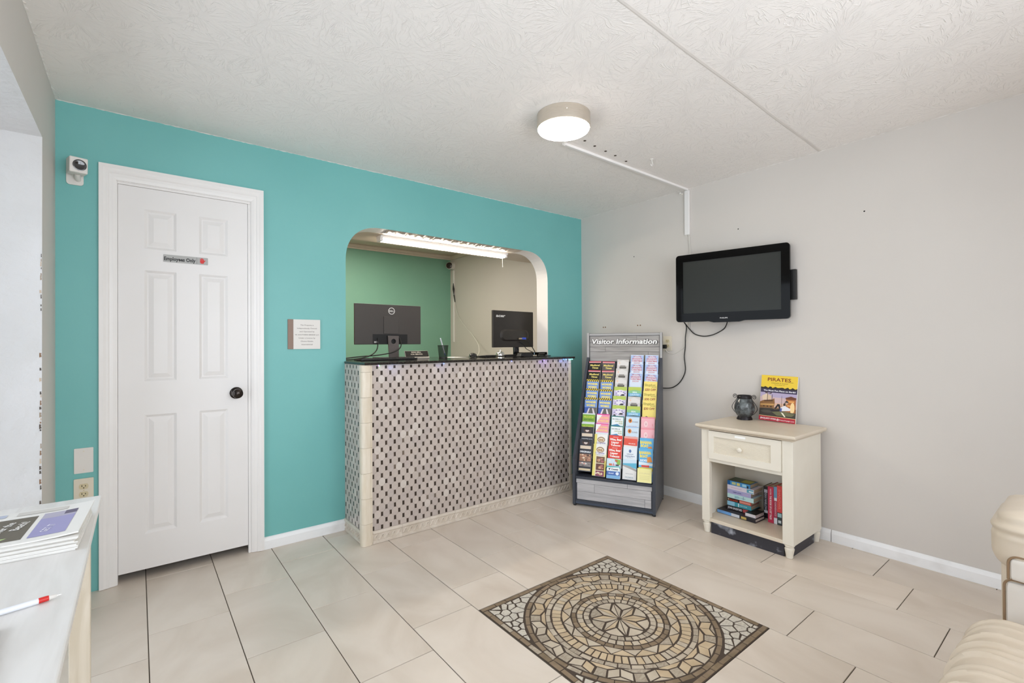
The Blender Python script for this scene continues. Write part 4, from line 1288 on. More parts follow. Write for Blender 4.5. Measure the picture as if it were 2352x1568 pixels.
prof = [(0, .014), (.0, .352), (.012, .372), (.405, 1.115), (.42, 1.318), (.44, 1.318), (.44, .014)]
for a in (0, RW - .018):
    g = MB(MR @ XZ); g.prism(prof, a, a + .018); g.build('side_panel', M_rk, rk, bevel=.003)
    g = MB(MR @ XZ); g.prism([(-.004, .014), (-.004, .354), (.010, .376), (.403, 1.118), (.408, 1.113), (.016, .372), (.003, .352), (.003, .014)], a - .001, a + .019); g.build('edge_band', M_rkd, rk)
g = MB(MR); g.box(.018, RW - .018, .43, .44, .014, 1.318); g.build('back_panel', M_rk, rk)
g = MB(MR @ XZ); g.prism([(.115, .28), (.122, .276), (.43, 1.0), (.423, 1.0)], .018, RW - .018); g.build('sloped_board', M_rkd, rk)
g = MB(MR); g.box(.018, RW - .018, .004, .10, .212, .226); g.build('bottom_ledge', M_rkd, rk, bevel=.002)
g = MB(MR); g.box(.018, RW - .018, .012, .022, .014, .212); g.build('front_board', M_rkd, rk)
for z0, z1, xs in ((.176, .206, (.024, .41, RW - .024)), (.112, .1745, (.03, .165, RW - .03)), (.052, .1105, (.03, .535, RW - .03))):
    for a, b in zip(xs, xs[1:]):
        g = MB(MR); g.box(a + .0008, b - .0008, .0075, .0115, z0, z1); g.build('plank', M_plank, rk, bevel=.0008, seg=1)
for z0, z1 in ((.034, .047), (.2075, .213)):
    g = MB(MR); g.box(.018, RW - .018, .003, .012, z0, z1); g.build('frame_rail', M_rkd, rk, bevel=.002)
for x0 in (.018, RW - .026):
    g = MB(MR); g.box(x0, x0 + .008, .003, .012, .047, .175); g.build('frame_stile', M_rkd, rk, bevel=.002)
g = MB(MR); g.box(.018, RW - .018, .004, .03, .016, .034); g.build('kick_rail', mat('kick_dark', '#3b4454', .35), rk, bevel=.003)
for x in (.012, RW - .012):
    for y in (.012, .42): MB(MR).lathe([(.010, .0005), (.012, .004), (.010, .0145)], 14, M=T(x, y, 0)).build('foot', M_black, rk)
# header
HY = .417
g = MB(MR); g.box(.018, RW - .018, HY + .006, HY + .02, 1.08, 1.312); g.build('header_board', M_rkd, rk)
for z0, z1, xs in ((1.243, 1.296, (.022, .41, RW - .022)), (1.205, 1.242, (.022, RW - .022)), (1.167, 1.204, (.022, .155, RW - .022)), (1.085, 1.166, (.022, .50, RW - .022))):
    for a, b in zip(xs, xs[1:]):
        g = MB(MR); g.box(a + .0008, b - .0008, HY + .001, HY + .0062, z0 + .0005, z1 - .0005); g.build('header_plank', M_plankh, rk, bevel=.0007, seg=1)
for a, b, z0, z1 in ((.0, .019, 1.115, 1.322), (RW - .019, RW, 1.10, 1.322)):
    g = MB(MR); g.box(a, b, HY - .012, HY + .02, z0, z1); g.build('header_post', M_rail, rk, bevel=.003)
g = MB(MR); g.box(.019, RW - .019, HY - .008, HY + .016, 1.298, 1.316); g.build('header_rail', M_rail, rk, bevel=.003)
HM = MR @ T(RW / 2, HY + .0005, 1.2505) @ FXZ
g = MB(HM)
g.text('Visitor Information', 0.0008, -.0008, .0405, .0005, col=C('#4a4745'), bold=.085, shear=.16, w=.540)
g.text('Visitor Information', 0.0, 0, .0405, .0010, col=C('#f4f3f1'), bold=.03, shear=.16, w=.528)
g.build('lettering', M_printm, rk)

# brochures: every visible copy in its pocket
TIERS = {0: [.955, .859, .764, .671, .579, .422, .329, .29, .174],
         1: [.953, .858, .763, .668, .578, .422, .332, .230, .137],
         2: [.976, .883, .790, .697, .605, .514, .411, .319, .229, .131, .020],
         3: [1.026, .934, .840, .699, .604, .512, .416, .320, .228, .134],
         4: [1.025, .932, .834, .758, .666, .576, .418, .317, .226, .135, -.04]}
KINDS = {0: ['castle'] * 2 + ['hazard'] * 3 + ['cave'] * 2 + ['grill'] * 2,
         1: ['castleg'] * 2 + ['hazard'] * 3 + ['shellpink'] * 2 + ['pretzel'] * 2,
         2: ['truck'] * 3 + ['cow'] * 3 + ['lighthouse'] * 2 + ['liquor'] * 2 + ['coastal'],
         3: ['xmas'] * 3 + ['wave', 'truck', 'wave'] + ['donut'] * 2 + ['redtop', 'beach'],
         4: ['xmas'] * 3 + ['slingshot'] * 3 + ['pink'] * 2 + ['banana'] * 2 + ['yellowcard']}
DESC = {'castle': 'black brochure with red top and yellow lettering', 'castleg': 'faded grey brochure with red top and yellow lettering',
        'hazard': 'blue brochure with yellow hazard stripes', 'cave': 'white brochure with green band',
        'grill': 'dark food brochure with cream banner', 'shellpink': 'pink-topped white brochure with yellow lettering', 'pretzel': 'yellow and white brochure with brown oval logo',
        'truck': 'pale grey brochure with dark vehicle', 'cow': 'lime and lilac brochure with swirled picture', 'lighthouse': 'teal-edged white brochure with wave swoosh',
        'liquor': 'red brochure with white liquor lettering', 'coastal': 'white, teal and blue coastal card', 'xmas': 'light blue brochure with arched red lettering',
        'wave': 'lime and blue brochure with white lettering', 'donut': 'pale blue brochure with orange round logo', 'redtop': 'white brochure with red top band',
        'beach': 'white resort brochure with beach photo', 'slingshot': 'yellow coupon brochure with dollar offer', 'pink': 'pink brochure with white round emblem',
        'banana': 'bright blue boat brochure with yellow lettering', 'yellowcard': 'pale yellow card'}
ORD = ['first', 'second', 'third', 'fourth', 'fifth']


class Pr:
    """draws flat print on a cover: unit coordinates, x right, y down"""
    def __init__(s, M, w, h):
        s.g = MB(M); s.w = w; s.h = h; s.k = 0

    def P(s, x, y):
        y = max(0.0, min(1.0, y)); x = max(0.0, min(1.0, x))
        return (-s.w / 2 + x * s.w, -y * s.h)

    def z(s):
        s.k += 1; return .00025 + s.k * .00007

    def r(s, x0, y0, x1, y1, c):
        z = s.z(); s.g.quad([(*s.P(x0, y1), z), (*s.P(x1, y1), z), (*s.P(x1, y0), z), (*s.P(x0, y0), z)], col=C(c)); return s

    def pl(s, pts, c):
        z = s.z(); s.g.quad([(*s.P(*p), z) for p in pts][::-1], col=C(c)); return s

    def e(s, x, y, rx, ry, c, n=14):
        z = s.z(); s.g.quad([(s.P(x + rx * math.cos(2 * PI * i / n), y - ry * math.sin(2 * PI * i / n)) + (z,)) for i in range(n)], col=C(c)); return s

    def t(s, txt, x, y, h, c, w=None, b=.02, sh=0):
        if y > .97: return s
        px_, py_ = s.P(x, y); s.g.text(txt, px_, py_, h * s.h, s.z(), col=C(c), bold=b, shear=sh, w=(w * s.w if w else None)); return s

    def done(s, name, parent): return s.g.build(name, M_print, parent)


def draw_cover(p, kind, rr):
    f = .24 / p.h                      # keeps print size when the card is shorter
    Y = lambda y: y * f
    if kind in ('castle', 'castleg'):
        p.r(0, 0, 1, 1, '#191613' if kind == 'castle' else '#5c5653').r(0, 0, 1, Y(.018), '#c9213a').r(0, Y(.018), 1, Y(.05), '#e8a4a8')
        p.t('Medieval', .5, Y(.135), .06, '#f0df7a', .8, .03, .1).t('Times', .52, Y(.225), .06, '#f0df7a', .52, .03, .1)
    elif kind == 'hazard':
        p.r(0, 0, 1, 1, '#7396d8').r(0, 0, 1, Y(.075), '#efd348')
        for i in range(6): p.pl([(i / 6, Y(.075)), (i / 6 + .08, 0 + .0), (i / 6 + .16, 0), (i / 6 + .08, Y(.075))], '#2a261f')
        p.t('WONDER', .5, Y(.155), .062, '#f6e56c', .86, .05).t('WORKS', .5, Y(.262), .068, '#f6e56c', .72, .05)
        p.r(0, Y(.33), 1, Y(1), '#6a6560').pl([(0, Y(.33)), (.4, Y(.33)), (.12, Y(.6)), (0, Y(.7))], '#4460b0').pl([(.34, Y(.36)), (.44, Y(.36)), (.26, Y(.62)), (.1, Y(.62))], '#e6dbe0').pl([(.62, Y(.36)), (.72, Y(.36)), (.95, Y(.62)), (.76, Y(.62))], '#e6dbe0')
    elif kind == 'cave':
        p.r(0, 0, 1, 1, '#dfe6ea').r(0, Y(.04), 1, Y(.28), '#86b338').t('HELICOPTER', .5, Y(.12), .05, '#e6df5c', .8).t('SIGHTSEEING', .5, Y(.21), .05, '#3b5a23', .8)
        p.e(.28, Y(.4), .1, Y(.06), '#b5a27c').r(.55, Y(.36), .92, Y(.44), '#3e5a94').r(0, Y(.5), 1, Y(1), '#7d8da0')
    elif kind == 'grill':
        p.r(0, 0, 1, 1, '#2c2a33').e(.5, Y(.1), .3, Y(.09), '#4f352c').e(.5, Y(.11), .15, Y(.055), '#d9c9c2').pl([(.2, Y(.06)), (.5, Y(.0)), (.8, Y(.06)), (.7, Y(.1)), (.3, Y(.1))], '#221a18')
        p.r(.08, Y(.21), .93, Y(.31), '#e6d3bd').t('ORIGINALS', .5, Y(.40), .055, '#eceff2', .86, .04)
        p.r(.06, Y(.47), .96, Y(.70), '#a07660').r(.06, Y(.72), .96, Y(.86), '#8f8784')
        for i in range(16): p.e(rr.uniform(.12, .9), Y(rr.uniform(.49, .68)), rr.uniform(.05, .12), Y(rr.uniform(.012, .03)), rr.choice(['#e0b890', '#c98d72', '#6f4a35', '#f0d9bd', '#4d382c']), 8)
        for i in range(8): p.e(rr.uniform(.12, .9), Y(rr.uniform(.74, .84)), rr.uniform(.06, .13), Y(rr.uniform(.012, .03)), rr.choice(['#cfc6c0', '#dba598', '#6d625e', '#e9e4dd']), 8)
        p.r(.06, Y(.92), .96, Y(.985), '#dccaa6')
    elif kind == 'shellpink':
        p.r(0, 0, 1, 1, '#e7edf4').r(0, 0, 1, Y(.03), '#e23c9a').r(0, Y(.03), 1, Y(.29), '#ef9bb0').pl([(0, Y(.03)), (.42, Y(.03)), (.0, Y(.29))], '#f4f2f6')
        p.t('DOLPHIN', .55, Y(.12), .05, '#f4e36a', .7).t('ADVENTURE', .5, Y(.22), .06, '#f4e36a', .86)
        p.t('tours', .5, Y(.38), .03, '#2c3d7a', .28).pl([(0, Y(.42)), (.5, Y(.5)), (1, Y(.46)), (1, Y(.53)), (.5, Y(.56)), (0, Y(.5))], '#4a78c0').pl([(0, Y(.5)), (.5, Y(.56)), (1, Y(.53)), (1, Y(.58)), (0, Y(.58))], '#9cc45a')
    elif kind == 'pretzel':
        p.r(0, 0, 1, 1, '#f2ecc9').r(0, Y(.0), .2, Y(1), '#eee07c').pl([(.2, 0), (1, 0), (1, Y(.3)), (.5, Y(.4)), (.2, Y(.3))], '#f4f2ee').r(.86, Y(.5), 1, Y(1), '#eedf6c')
        p.e(.52, Y(.17), .3, Y(.09), '#a2825c').e(.52, Y(.175), .23, Y(.06), '#ede6d6').e(.43, Y(.18), .1, Y(.035), '#c09a6e').e(.6, Y(.18), .1, Y(.035), '#c09a6e').t('Crepella', .5, Y(.27), .05, '#8f82b8', .7, .02, .2)
        p.t('coffeehouse', .5, Y(.33), .025, '#7f7a8a', .6)
        for y0, y1, c in ((.38, .58, '#7d5b42'), (.6, .8, '#6b4034'), (.82, .98, '#8c3f5c')):
            p.r(.26, Y(y0), .9, Y(y1), c)
            for i in range(6): p.e(rr.uniform(.36, .8), Y(rr.uniform(y0 + .05, y1 - .05)), rr.uniform(.07, .14), Y(rr.uniform(.02, .035)), rr.choice(['#dcb890', '#c08a66', '#e9d6c0', '#b0686a']), 9)
    elif kind == 'truck':
        p.r(0, 0, 1, 1, '#cfcbc8').pl([(.02, Y(.1)), (.5, Y(.02)), (.98, Y(.1)), (.98, Y(.2)), (.02, Y(.2))], '#dddad8').e(.2, Y(.12), .07, Y(.03), '#e8c9b4')
        p.r(.22, Y(.24), .8, Y(.34), '#5c5852').r(.28, Y(.20), .72, Y(.26), '#8c8782').e(.32, Y(.35), .07, Y(.035), '#1d1b1a').e(.7, Y(.35), .07, Y(.035), '#1d1b1a').r(0, Y(.4), 1, Y(1), '#b5afac')
    elif kind == 'cow':
        p.r(0, 0, 1, 1, '#c9c4dc').r(0, 0, 1, Y(.12), '#b9cb62').e(.5, Y(.22), .42, Y(.12), '#e9e4ee')
        [p.e(.5 + .34 * math.cos(t_), Y(.22) + Y(.07) * math.sin(t_), .09, Y(.02), '#b7a4d4' if k_ % 2 else '#8f86b4', 9) for k_, t_ in enumerate([i * .7 for i in range(9)])]
        p.e(.7, Y(.27), .15, Y(.03), '#3a3640').e(.2, Y(.34), .1, Y(.05), '#4a464c').e(.62, Y(.36), .09, Y(.035), '#d8c7b4').r(0, Y(.42), 1, Y(1), '#8d7f78').e(.6, Y(.5), .2, Y(.05), '#d5d0cc')
    elif kind == 'lighthouse':
        p.r(0, 0, 1, 1, '#2f7c78').r(.06, Y(.03), .94, Y(.98), '#eaf0f2').t('SEA SHELL &', .42, Y(.1), .04, '#3b5e5a', .62).t('LIGHTHOUSE', .6, Y(.17), .04, '#9aa03a', .55).t('CRUISE', .74, Y(.23), .04, '#9aa03a', .3)
        p.pl([(.06, Y(.3)), (.5, Y(.25)), (.94, Y(.36)), (.94, Y(.42)), (.5, Y(.33)), (.06, Y(.38))], '#4a8ab8').pl([(.06, Y(.4)), (.5, Y(.36)), (.94, Y(.45)), (.94, Y(.5)), (.06, Y(.5))], '#7fb8c9').r(.6, Y(.33), .9, Y(.37), '#2c4f80')
    elif kind == 'liquor':
        p.r(0, 0, 1, 1, '#e2402f').t('DISCOUNT', .5, Y(.055), .022, '#f6ece6', .4).t('Wine, Beer', .5, Y(.125), .062, '#fbf5f0', .9, .05).t('Liquor', .46, Y(.215), .062, '#fbf5f0', .58, .05).t('Tobacco', .5, Y(.305), .064, '#fbf5f0', .74, .05)
        for i in range(9): p.r(i / 9, Y(.375), i / 9 + .06, Y(.40), '#2a2422')
        p.r(0, Y(.40), 1, Y(1), '#d9e3ea')
    elif kind == 'coastal':
        p.r(0, 0, 1, 1, '#cfe3ef').pl([(.55, 0), (1, .05), (1, .3), (.8, .3)], '#8cb84e').r(.6, .08, .8, .14, '#d63a34').e(.22, .12, .06, .04, '#f2f2f2').r(.16, .26, .4, .36, '#d9764e').pl([(.5, .2), (.62, .36), (.42, .36)], '#d98a9c').r(.66, .28, .9, .36, '#4a4650')
        p.r(0, .38, 1, .5, '#52b3b6').pl([(.05, .46), (.95, .42), (.95, .60), (.05, .62)], '#f2f4f4').t('Coastal', .6, .53, .08, '#26333c', .5, .04).pl([(.12, .52), (.3, .48), (.24, .58)], '#1c2126')
        p.r(0, .64, 1, 1, '#4a6fb5').t('SNAP', .35, .74, .06, '#e6eef8', .4).e(.8, .74, .12, .08, '#e6eef8').r(0, .84, 1, 1, '#7fb2dd')
    elif kind == 'xmas':
        p.r(0, 0, 1, 1, '#a9c0e6').r(0, 0, 1, Y(.02), '#d6e0f2').e(.5, Y(.35), .44, Y(.33), '#d9e2f1', 18)
        for i, (s_, w_) in enumerate((("THE SOUTH'S", .62), ('GRANDEST', .8), ('CHRISTMAS', .8), ('SHOW', .5))):
            p.t(s_, .5, Y(.06 + i * .071), .05, ('#b8556a', '#c0405a', '#c24a5a', '#c98a92')[i], w_, .03)
        p.pl([(.3, Y(.55)), (.55, Y(.48)), (.7, Y(.6)), (.35, Y(.64))], '#e8eef4').e(.76, Y(.6), .1, Y(.05), '#d99a86').r(0, Y(.66), 1, 1, '#8ea6d0')
    elif kind == 'wave':
        p.r(0, 0, 1, 1, '#6aaed6').r(0, 0, 1, Y(.13), '#b9c95a').pl([(0, Y(.13)), (.5, Y(.09)), (1, Y(.13)), (1, Y(.2)), (0, Y(.2))], '#8fc48c').t('SEA', .5, Y(.17), .05, '#dff0f4', .36, .04).t('COUNTRY', .5, Y(.25), .055, '#cfe6f0', .76, .04).pl([(0, Y(.31)), (.5, Y(.29)), (1, Y(.31)), (1, 1), (0, 1)], '#5a635a')
    elif kind == 'donut':
        p.r(0, 0, 1, 1, '#cfe0ee').r(0, 0, 1, Y(.03), '#9cbfe0').e(.33, Y(.14), .14, Y(.07), '#dd8a3c').e(.33, Y(.14), .06, Y(.03), '#5c3420').t('DUNES', .7, Y(.17), .045, '#8a8a92', .42).t('VILLAGE', .5, Y(.32), .045, '#e6a6ae', .66).t('Myrtle Beach', .5, Y(.4), .035, '#e0a0a8', .7).pl([(0, Y(.48)), (1, Y(.44)), (1, 1), (0, 1)], '#5aa6d6')
    elif kind == 'redtop':
        p.r(0, 0, 1, 1, '#eceae8').r(0, Y(.0), 1, Y(.06), '#e6a79c').r(0, Y(.06), 1, Y(.27), '#e0543f').t('GUIDE', .6, Y(.21), .03, '#f6e6e0', .5).e(.25, Y(.42), .08, Y(.06), '#d8583f').e(.25, Y(.42), .045, Y(.035), '#f2eee8').t('lakeside', .62, Y(.4), .03, '#8f8a88', .45).t('camping', .66, Y(.46), .03, '#8f8a88', .4)
    elif kind == 'beach':
        p.r(0, 0, 1, 1, '#e4ebf2').e(.5, Y(.12), .09, Y(.05), '#5a72a6').t('Lakewood', .5, Y(.21), .035, '#4a5c8c', .46).t('Camping Resort', .5, Y(.27), .04, '#4a5c8c', .7).t('Myrtle Beach, SC', .5, Y(.32), .018, '#7a86a6', .4)
        p.r(0, Y(.37), 1, Y(.50), '#cfe2f0').pl([(0, Y(.5)), (1, Y(.47)), (1, Y(.64)), (.4, Y(.58)), (0, Y(.56))], '#5fb4d2').pl([(0, Y(.54)), (.5, Y(.57)), (1, Y(.66)), (1, Y(.74)), (0, Y(.62))], '#a8a6a4').pl([(0, Y(.58)), (1, Y(.72)), (1, 1), (0, 1)], '#e6e4e2')
        p.t('SEASONAL & RENTAL', .5, Y(.80), .02, '#8a8a92', .55).t('PREMIER', .5, Y(.91), .05, '#aab6bf', .62)
    elif kind == 'slingshot':
        p.r(0, 0, 1, 1, '#f2dd7c').t('Slingshot', .46, Y(.11), .068, '#9a8f3a', .82, .02).t('Rentals', .76, Y(.178), .026, '#6f6838', .34).r(.06, Y(.155), .96, Y(.160), '#9a9040').t('$30 OFF', .5, Y(.265), .072, '#a05a3a', .8, .03)
        p.pl([(.05, Y(.62)), (.3, Y(.5)), (.75, Y(.6)), (.95, Y(.66)), (.95, Y(.74)), (.05, Y(.7))], '#6e5a58').pl([(.5, Y(.62)), (.98, Y(.6)), (.98, Y(.76)), (.4, Y(.74))], '#c97a7a')
    elif kind == 'pink':
        p.r(0, 0, 1, 1, '#f0b4bd').r(0, 0, 1, Y(.05), '#ea96a2').e(.36, Y(.22), .13, Y(.085), '#f4ece8').e(.36, Y(.22), .11, Y(.07), '#eec6c8').t('d', .36, Y(.22), .05, '#8f7a80', None, .0).r(.82, Y(.2), .88, Y(.28), '#e99aa4').r(0, Y(.48), 1, Y(.52), '#c9c0dc')
    elif kind == 'banana':
        p.r(0, 0, 1, 1, '#5fb0e0').t('BANANA', .46, Y(.13), .085, '#f4dc50', .84, .06).t('BOAT', .36, Y(.235), .075, '#f4dc50', .56, .06).t('RIDES', .36, Y(.36), .06, '#f2f6f8', .5, .04).pl([(.6, Y(.26)), (.85, Y(.24)), (.98, Y(.4)), (.6, Y(.42))], '#e8923c').pl([(0, Y(.4)), (1, Y(.44)), (1, Y(.52)), (0, Y(.5))], '#dcecf4')
        p.r(.2, Y(.5), .75, Y(.56), '#e04a3a').r(0, Y(.57), 1, Y(.67), '#f4e04a').t('30 MINUTE RIDE', .5, Y(.62), .04, '#3a5a9a', .86, .03).r(0, Y(.67), 1, Y(.75), '#c9d6ea').t('PARASAIL', .5, Y(.71), .035, '#b86a9a', .8).r(0, Y(.75), 1, Y(1), '#8ab8e6')
    elif kind == 'yellowcard':
        p.r(0, 0, 1, 1, '#eee9a2').r(.08, .1, .92, .9, '#ece4a0').t('COUPON', .5, .35, .12, '#d8cf9a', .7)
        for i in range(3): p.r(.16, .52 + i * .11, .86, .56 + i * .11, '#dcd596')


rb = random.Random(17)
cw = (RW - .04) / 5
lean = rad(13)
for c in range(5):
    prev = {}
    tot = {}
    for k in KINDS[c]: tot[k] = tot.get(k, 0) + 1
    for k, s in zip(KINDS[c], TIERS[c]):
        prev[k] = prev.get(k, 0) + 1
        u = .02 + cw * (c + .5) + rb.uniform(-.002, .002); y = min(.400, .04 + .36 * s); z = .36 + .76 * s
        h = min(.24, (z - .2338) / math.cos(lean))
        tilt = rb.uniform(-1.0, 1.0)
        if c == 4 and k == 'xmas' and prev[k] == 3: tilt = -4; u += .006
        MBx = MR @ T(u, y, z) @ RX(-math.degrees(lean)) @ FXZ @ RZ(tilt)     # local x right, y up, z out; top edge at y=0
        w = .101 if k != 'truck' else .094
        th = rb.choice([.003, .005, .007, .009]) if not (c == 0 and k in ('cave', 'grill')) and .15 < s < .9 else .003
        pos = '' if tot[k] == 1 else (('upper ' if prev[k] == 1 else 'lower ') if tot[k] == 2 else ('top ', 'middle ', 'bottom ')[prev[k] - 1])
        where = '%sin %s column of rack' % (pos + 'copy ' if pos else '', ORD[c])
        if k == 'truck' and c == 3: where = 'lying between two lime ones, fourth column'
        g = MB(MBx); g.box(-w / 2, w / 2, -h, 0, -th, 0)
        b = g.build('brochure', M_paper, label=DESC[k] + ', ' + where, cat='brochure', group='brochures in the visitor rack')
        g = MB(MBx); g.box(-.05, .05, -h - .0035, -h - .0004, -.0105, .0015); g.build('pocket', M_rkd, rk)
        p = Pr(MBx, w - .0006, h - .0006); draw_cover(p, k, rb); p.done('printed_cover', b)

# ------------------------------------------------------------------ nightstand
ns = thing('nightstand', 'cream nightstand with woven drawer front and open book shelf', 'nightstand', loc=(-.27, -1.785, 0))
NX0, NX1, NY0, NY1 = -.470, -.052, -2.063, -1.508        # front x, back x, right y, left y
NZ = .707
g = MB()
cx, cy = (NX0 + NX1) / 2, (NY0 + NY1) / 2
lay = [(.000, .672), (.006, .672), (.009, .674), (.011, .679), (.016, .682), (.024, .684), (.029, .687), (.0322, .691), (.0335, .696), (.0330, .701), (.0305, .705), (.027, .7067), (.024, .707)]
vs = []
for e, z in lay:
    vs += [(NX0 - e, NY0 - e * .75, z), (NX0 - e, NY1 + e * .75, z), (NX1 + min(e, .022), NY1 + e * .75, z), (NX1 + min(e, .022), NY0 - e * .75, z)]
n = len(lay)
fs = [(i * 4 + j, i * 4 + 4 + j, i * 4 + 4 + (j + 1) % 4, i * 4 + (j + 1) % 4) for i in range(n - 1) for j in range(4)] + [(0, 1, 2, 3), tuple((n - 1) * 4 + j for j in (3, 2, 1, 0))]
g.add(vs, fs); g.build('top', M_creamtop, ns, smooth=35)
for y0, y1 in ((NY1 - .053, NY1), (NY0, NY0 + .060)):
    g = MB(); g.box(NX0, NX0 + .035, y0, y1, .077, .671); g.build('front_post', M_cream, ns, bevel=.003)
for y0, y1 in ((NY1 - .016, NY1 - .002), (NY0 + .002, NY0 + .016)):
    g = MB(); g.box(NX0 + .035, NX1, y0, y1, .077, .671); g.build('side_panel', M_cream, ns)
g = MB(); g.box(NX1 - .008, NX1, NY0 + .016, NY1 - .016, .099, .671); g.build('back_panel', M_cream, ns)
g = MB(); g.box(NX0 + .002, NX1 - .008, NY0 + .0165, NY1 - .0165, .079, .098); g.box(NX0 + .001, NX0 + .03, NY0 + .06, NY1 - .053, .077, .0985); g.build('shelf', M_creamtop, ns, bevel=.002)
g = MB(); g.box(NX0 + .003, NX1 - .008, NY0 + .0165, NY1 - .0165, .466, .488); g.build('drawer_rail', M_cream, ns, bevel=.003)
M_cane = mat('woven_cane', '#ded5c3', .5)
_b = bsdf(M_cane); _tc = N(M_cane, 'ShaderNodeTexCoord'); _br = N(M_cane, 'ShaderNodeTexBrick'); _br.offset = .5
_mp = N(M_cane, 'ShaderNodeMapping'); _mp.inputs['Rotation'].default_value = (0, rad(90), rad(90)); _mp.inputs['Scale'].default_value = (1, 1, 1)
_sx = N(M_cane, 'ShaderNodeSeparateXYZ'); _cx = N(M_cane, 'ShaderNodeCombineXYZ')
L(M_cane, _tc.outputs['Object'], _sx.inputs[0]); L(M_cane, _sx.outputs[1], _cx.inputs[0]); L(M_cane, _sx.outputs[2], _cx.inputs[1])
L(M_cane, _cx.outputs[0], _br.inputs['Vector'])
for k_, v_ in (('Scale', 1.0), ('Mortar Size', .0012), ('Mortar Smooth', 1.0), ('Brick Width', .0092), ('Row Height', .0054)): _br.inputs[k_].default_value = v_
_br.inputs['Color1'].default_value = C('#e6decd'); _br.inputs['Color2'].default_value = C('#e1d8c6'); _br.inputs['Mortar'].default_value = C('#d6ccba')
L(M_cane, _br.outputs['Color'], _b.inputs['Base Color'])
_bp = N(M_cane, 'ShaderNodeBump', Strength=.4, Distance=.002); _bp.invert = True; L(M_cane, _br.outputs['Fac'], _bp.inputs['Height']); L(M_cane, _bp.outputs[0], _b.inputs['Normal'])
dr = thing('drawer', parent=ns, loc=(NX0, -1.78, .49))
DY0, DY1, DZ0, DZ1 = -2.002, -1.563, .4895, .6685
g = MB(); RWX = Matrix(((0, 0, -1, 0), (-1, 0, 0, 0), (0, 1, 0, 0), (0, 0, 0, 1)))   # on_right(0,0,0)
vs, fs = curve_plate([(-DY1, DZ0), (-DY0, DZ0), (-DY0, DZ1), (-DY1, DZ1)], [[(-DY1 + .035, DZ0 + .04), (-DY0 - .055, DZ0 + .04), (-DY0 - .055, DZ1 - .035), (-DY1 + .035, DZ1 - .035)]], .009)
g = MB(RWX @ T(0, 0, -NX0 + .002)); g.add([(v[0], v[1], v[2]) for v in vs], fs); g.build('drawer_front', M_cream, dr, bevel=.0025)
g = MB(RWX @ T(0, 0, -NX0)); g.prism([(-DY1 + .033, DZ0 + .038), (-DY0 - .053, DZ0 + .038), (-DY0 - .053, DZ1 - .033), (-DY1 + .033, DZ1 - .033)], -.002, .003); g.build('cane_panel', M_cane, dr)
for e in (.031, .037):
    pass
g = MB(on_right(-1.768, .577, NX0 - .003)); g.lathe([(.007, 0), (.006, .008), (.009, .012), (.0155, .017), (.0165, .022), (.013, .028), (.004, .031)], 24); g.build('knob', M_cream, dr, smooth=50)
g = MB(on_right(-1.768, .6525, NX0 - .0112)); g.prism(rrect(-.033, -.0065, .033, .0065, .002, 2), 0, .0008); g.build('sticker', mat('white_sticker', '#f7f7f5', .4), dr, label='white sticker')
for i, (x, y) in enumerate(((NX0 + .021, NY1 - .026), (NX0 + .021, NY0 + .030), (NX1 - .025, NY1 - .026), (NX1 - .025, NY0 + .026))):
    g = MB(T(x, y, 0)); g.lathe([(.0155, .0005), (.0185, .004), (.0185, .012), (.0215, .03), (.0255, .05), (.0255, .057), (.021, .061), (.021, .066), (.0265, .070), (.0265, .0768)], 20); g.build('foot', M_cream, ns, smooth=35)
M_kick = noisy('scuffed_black_board', '#2f2e33', '#3d3c43', 9.0, .5, lo=.4, hi=.75)
_b = bsdf(M_kick)
_n = N(M_kick, 'ShaderNodeTexNoise', Scale=9.0, Detail=5.0); _tc = N(M_kick, 'ShaderNodeTexCoord'); L(M_kick, _tc.outputs['Object'], _n.inputs['Vector'])
_rp = N(M_kick, 'ShaderNodeValToRGB'); _rp.color_ramp.elements[0].position = .57; _rp.color_ramp.elements[1].position = .70; _rp.color_ramp.elements[0].color = (0, 0, 0, 1)
_mixk = N(M_kick, 'ShaderNodeMix', data_type='RGBA'); _mixk.inputs['A'].default_value = C('#34333a'); _mixk.inputs['B'].default_value = C('#a9adb8')
L(M_kick, _n.outputs['Fac'], _rp.inputs[0]); L(M_kick, _rp.outputs[0], _mixk.inputs['Factor']); L(M_kick, _mixk.outputs['Result'], _b.inputs['Base Color'])
g = MB(); g.box(NX0 + .018, NX0 + .024, NY0 + .058, NY1 - .054, .0005, .0765); g.build('kick_board', M_kick, ns, label='scuffed black board below the shelf')
g = MB(); g.box(NX0 + .05, NX1 - .053, NY0 + .024, NY0 + .030, .0005, .0765); g.build('kick_board', M_kick, ns)

# lantern
ln = thing('candle_lantern', 'mottled dark glass candle lantern with curled wire handles on nightstand', 'lantern', loc=(-.10, -1.613, NZ + .001))
ML = T(-.098, -1.613, NZ + .0006)
M_lgl = noisy('mottled_glass', '#3a3c3d', '#7a8183', 30.0, .14, lo=.42, hi=.78, detail=9, distort=.25)
g = MB(ML); g.lathe([(.042, .022), (.050, .030), (.0615, .052), (.0655, .075), (.063, .100), (.053, .128), (.046, .142), (.045, .146)], 40, cap=False); g.build('glass_jar', M_lgl, ln, smooth=60)
M_iron = mat('dark_iron', '#2a2728', .35, .6)
g = MB(ML); g.lathe([(.050, 0), (.050, .006), (.044, .018), (.042, .0245)], 36); g.build('base', M_iron, ln, smooth=40)
g = MB(ML); g.lathe([(.0462, .143), (.0475, .146), (.0475, .156), (.0445, .160), (.044, .165), (.041, .165), (.041, .150), (.036, .148)], 36, cap=False); g.build('collar', M_iron, ln, smooth=40)
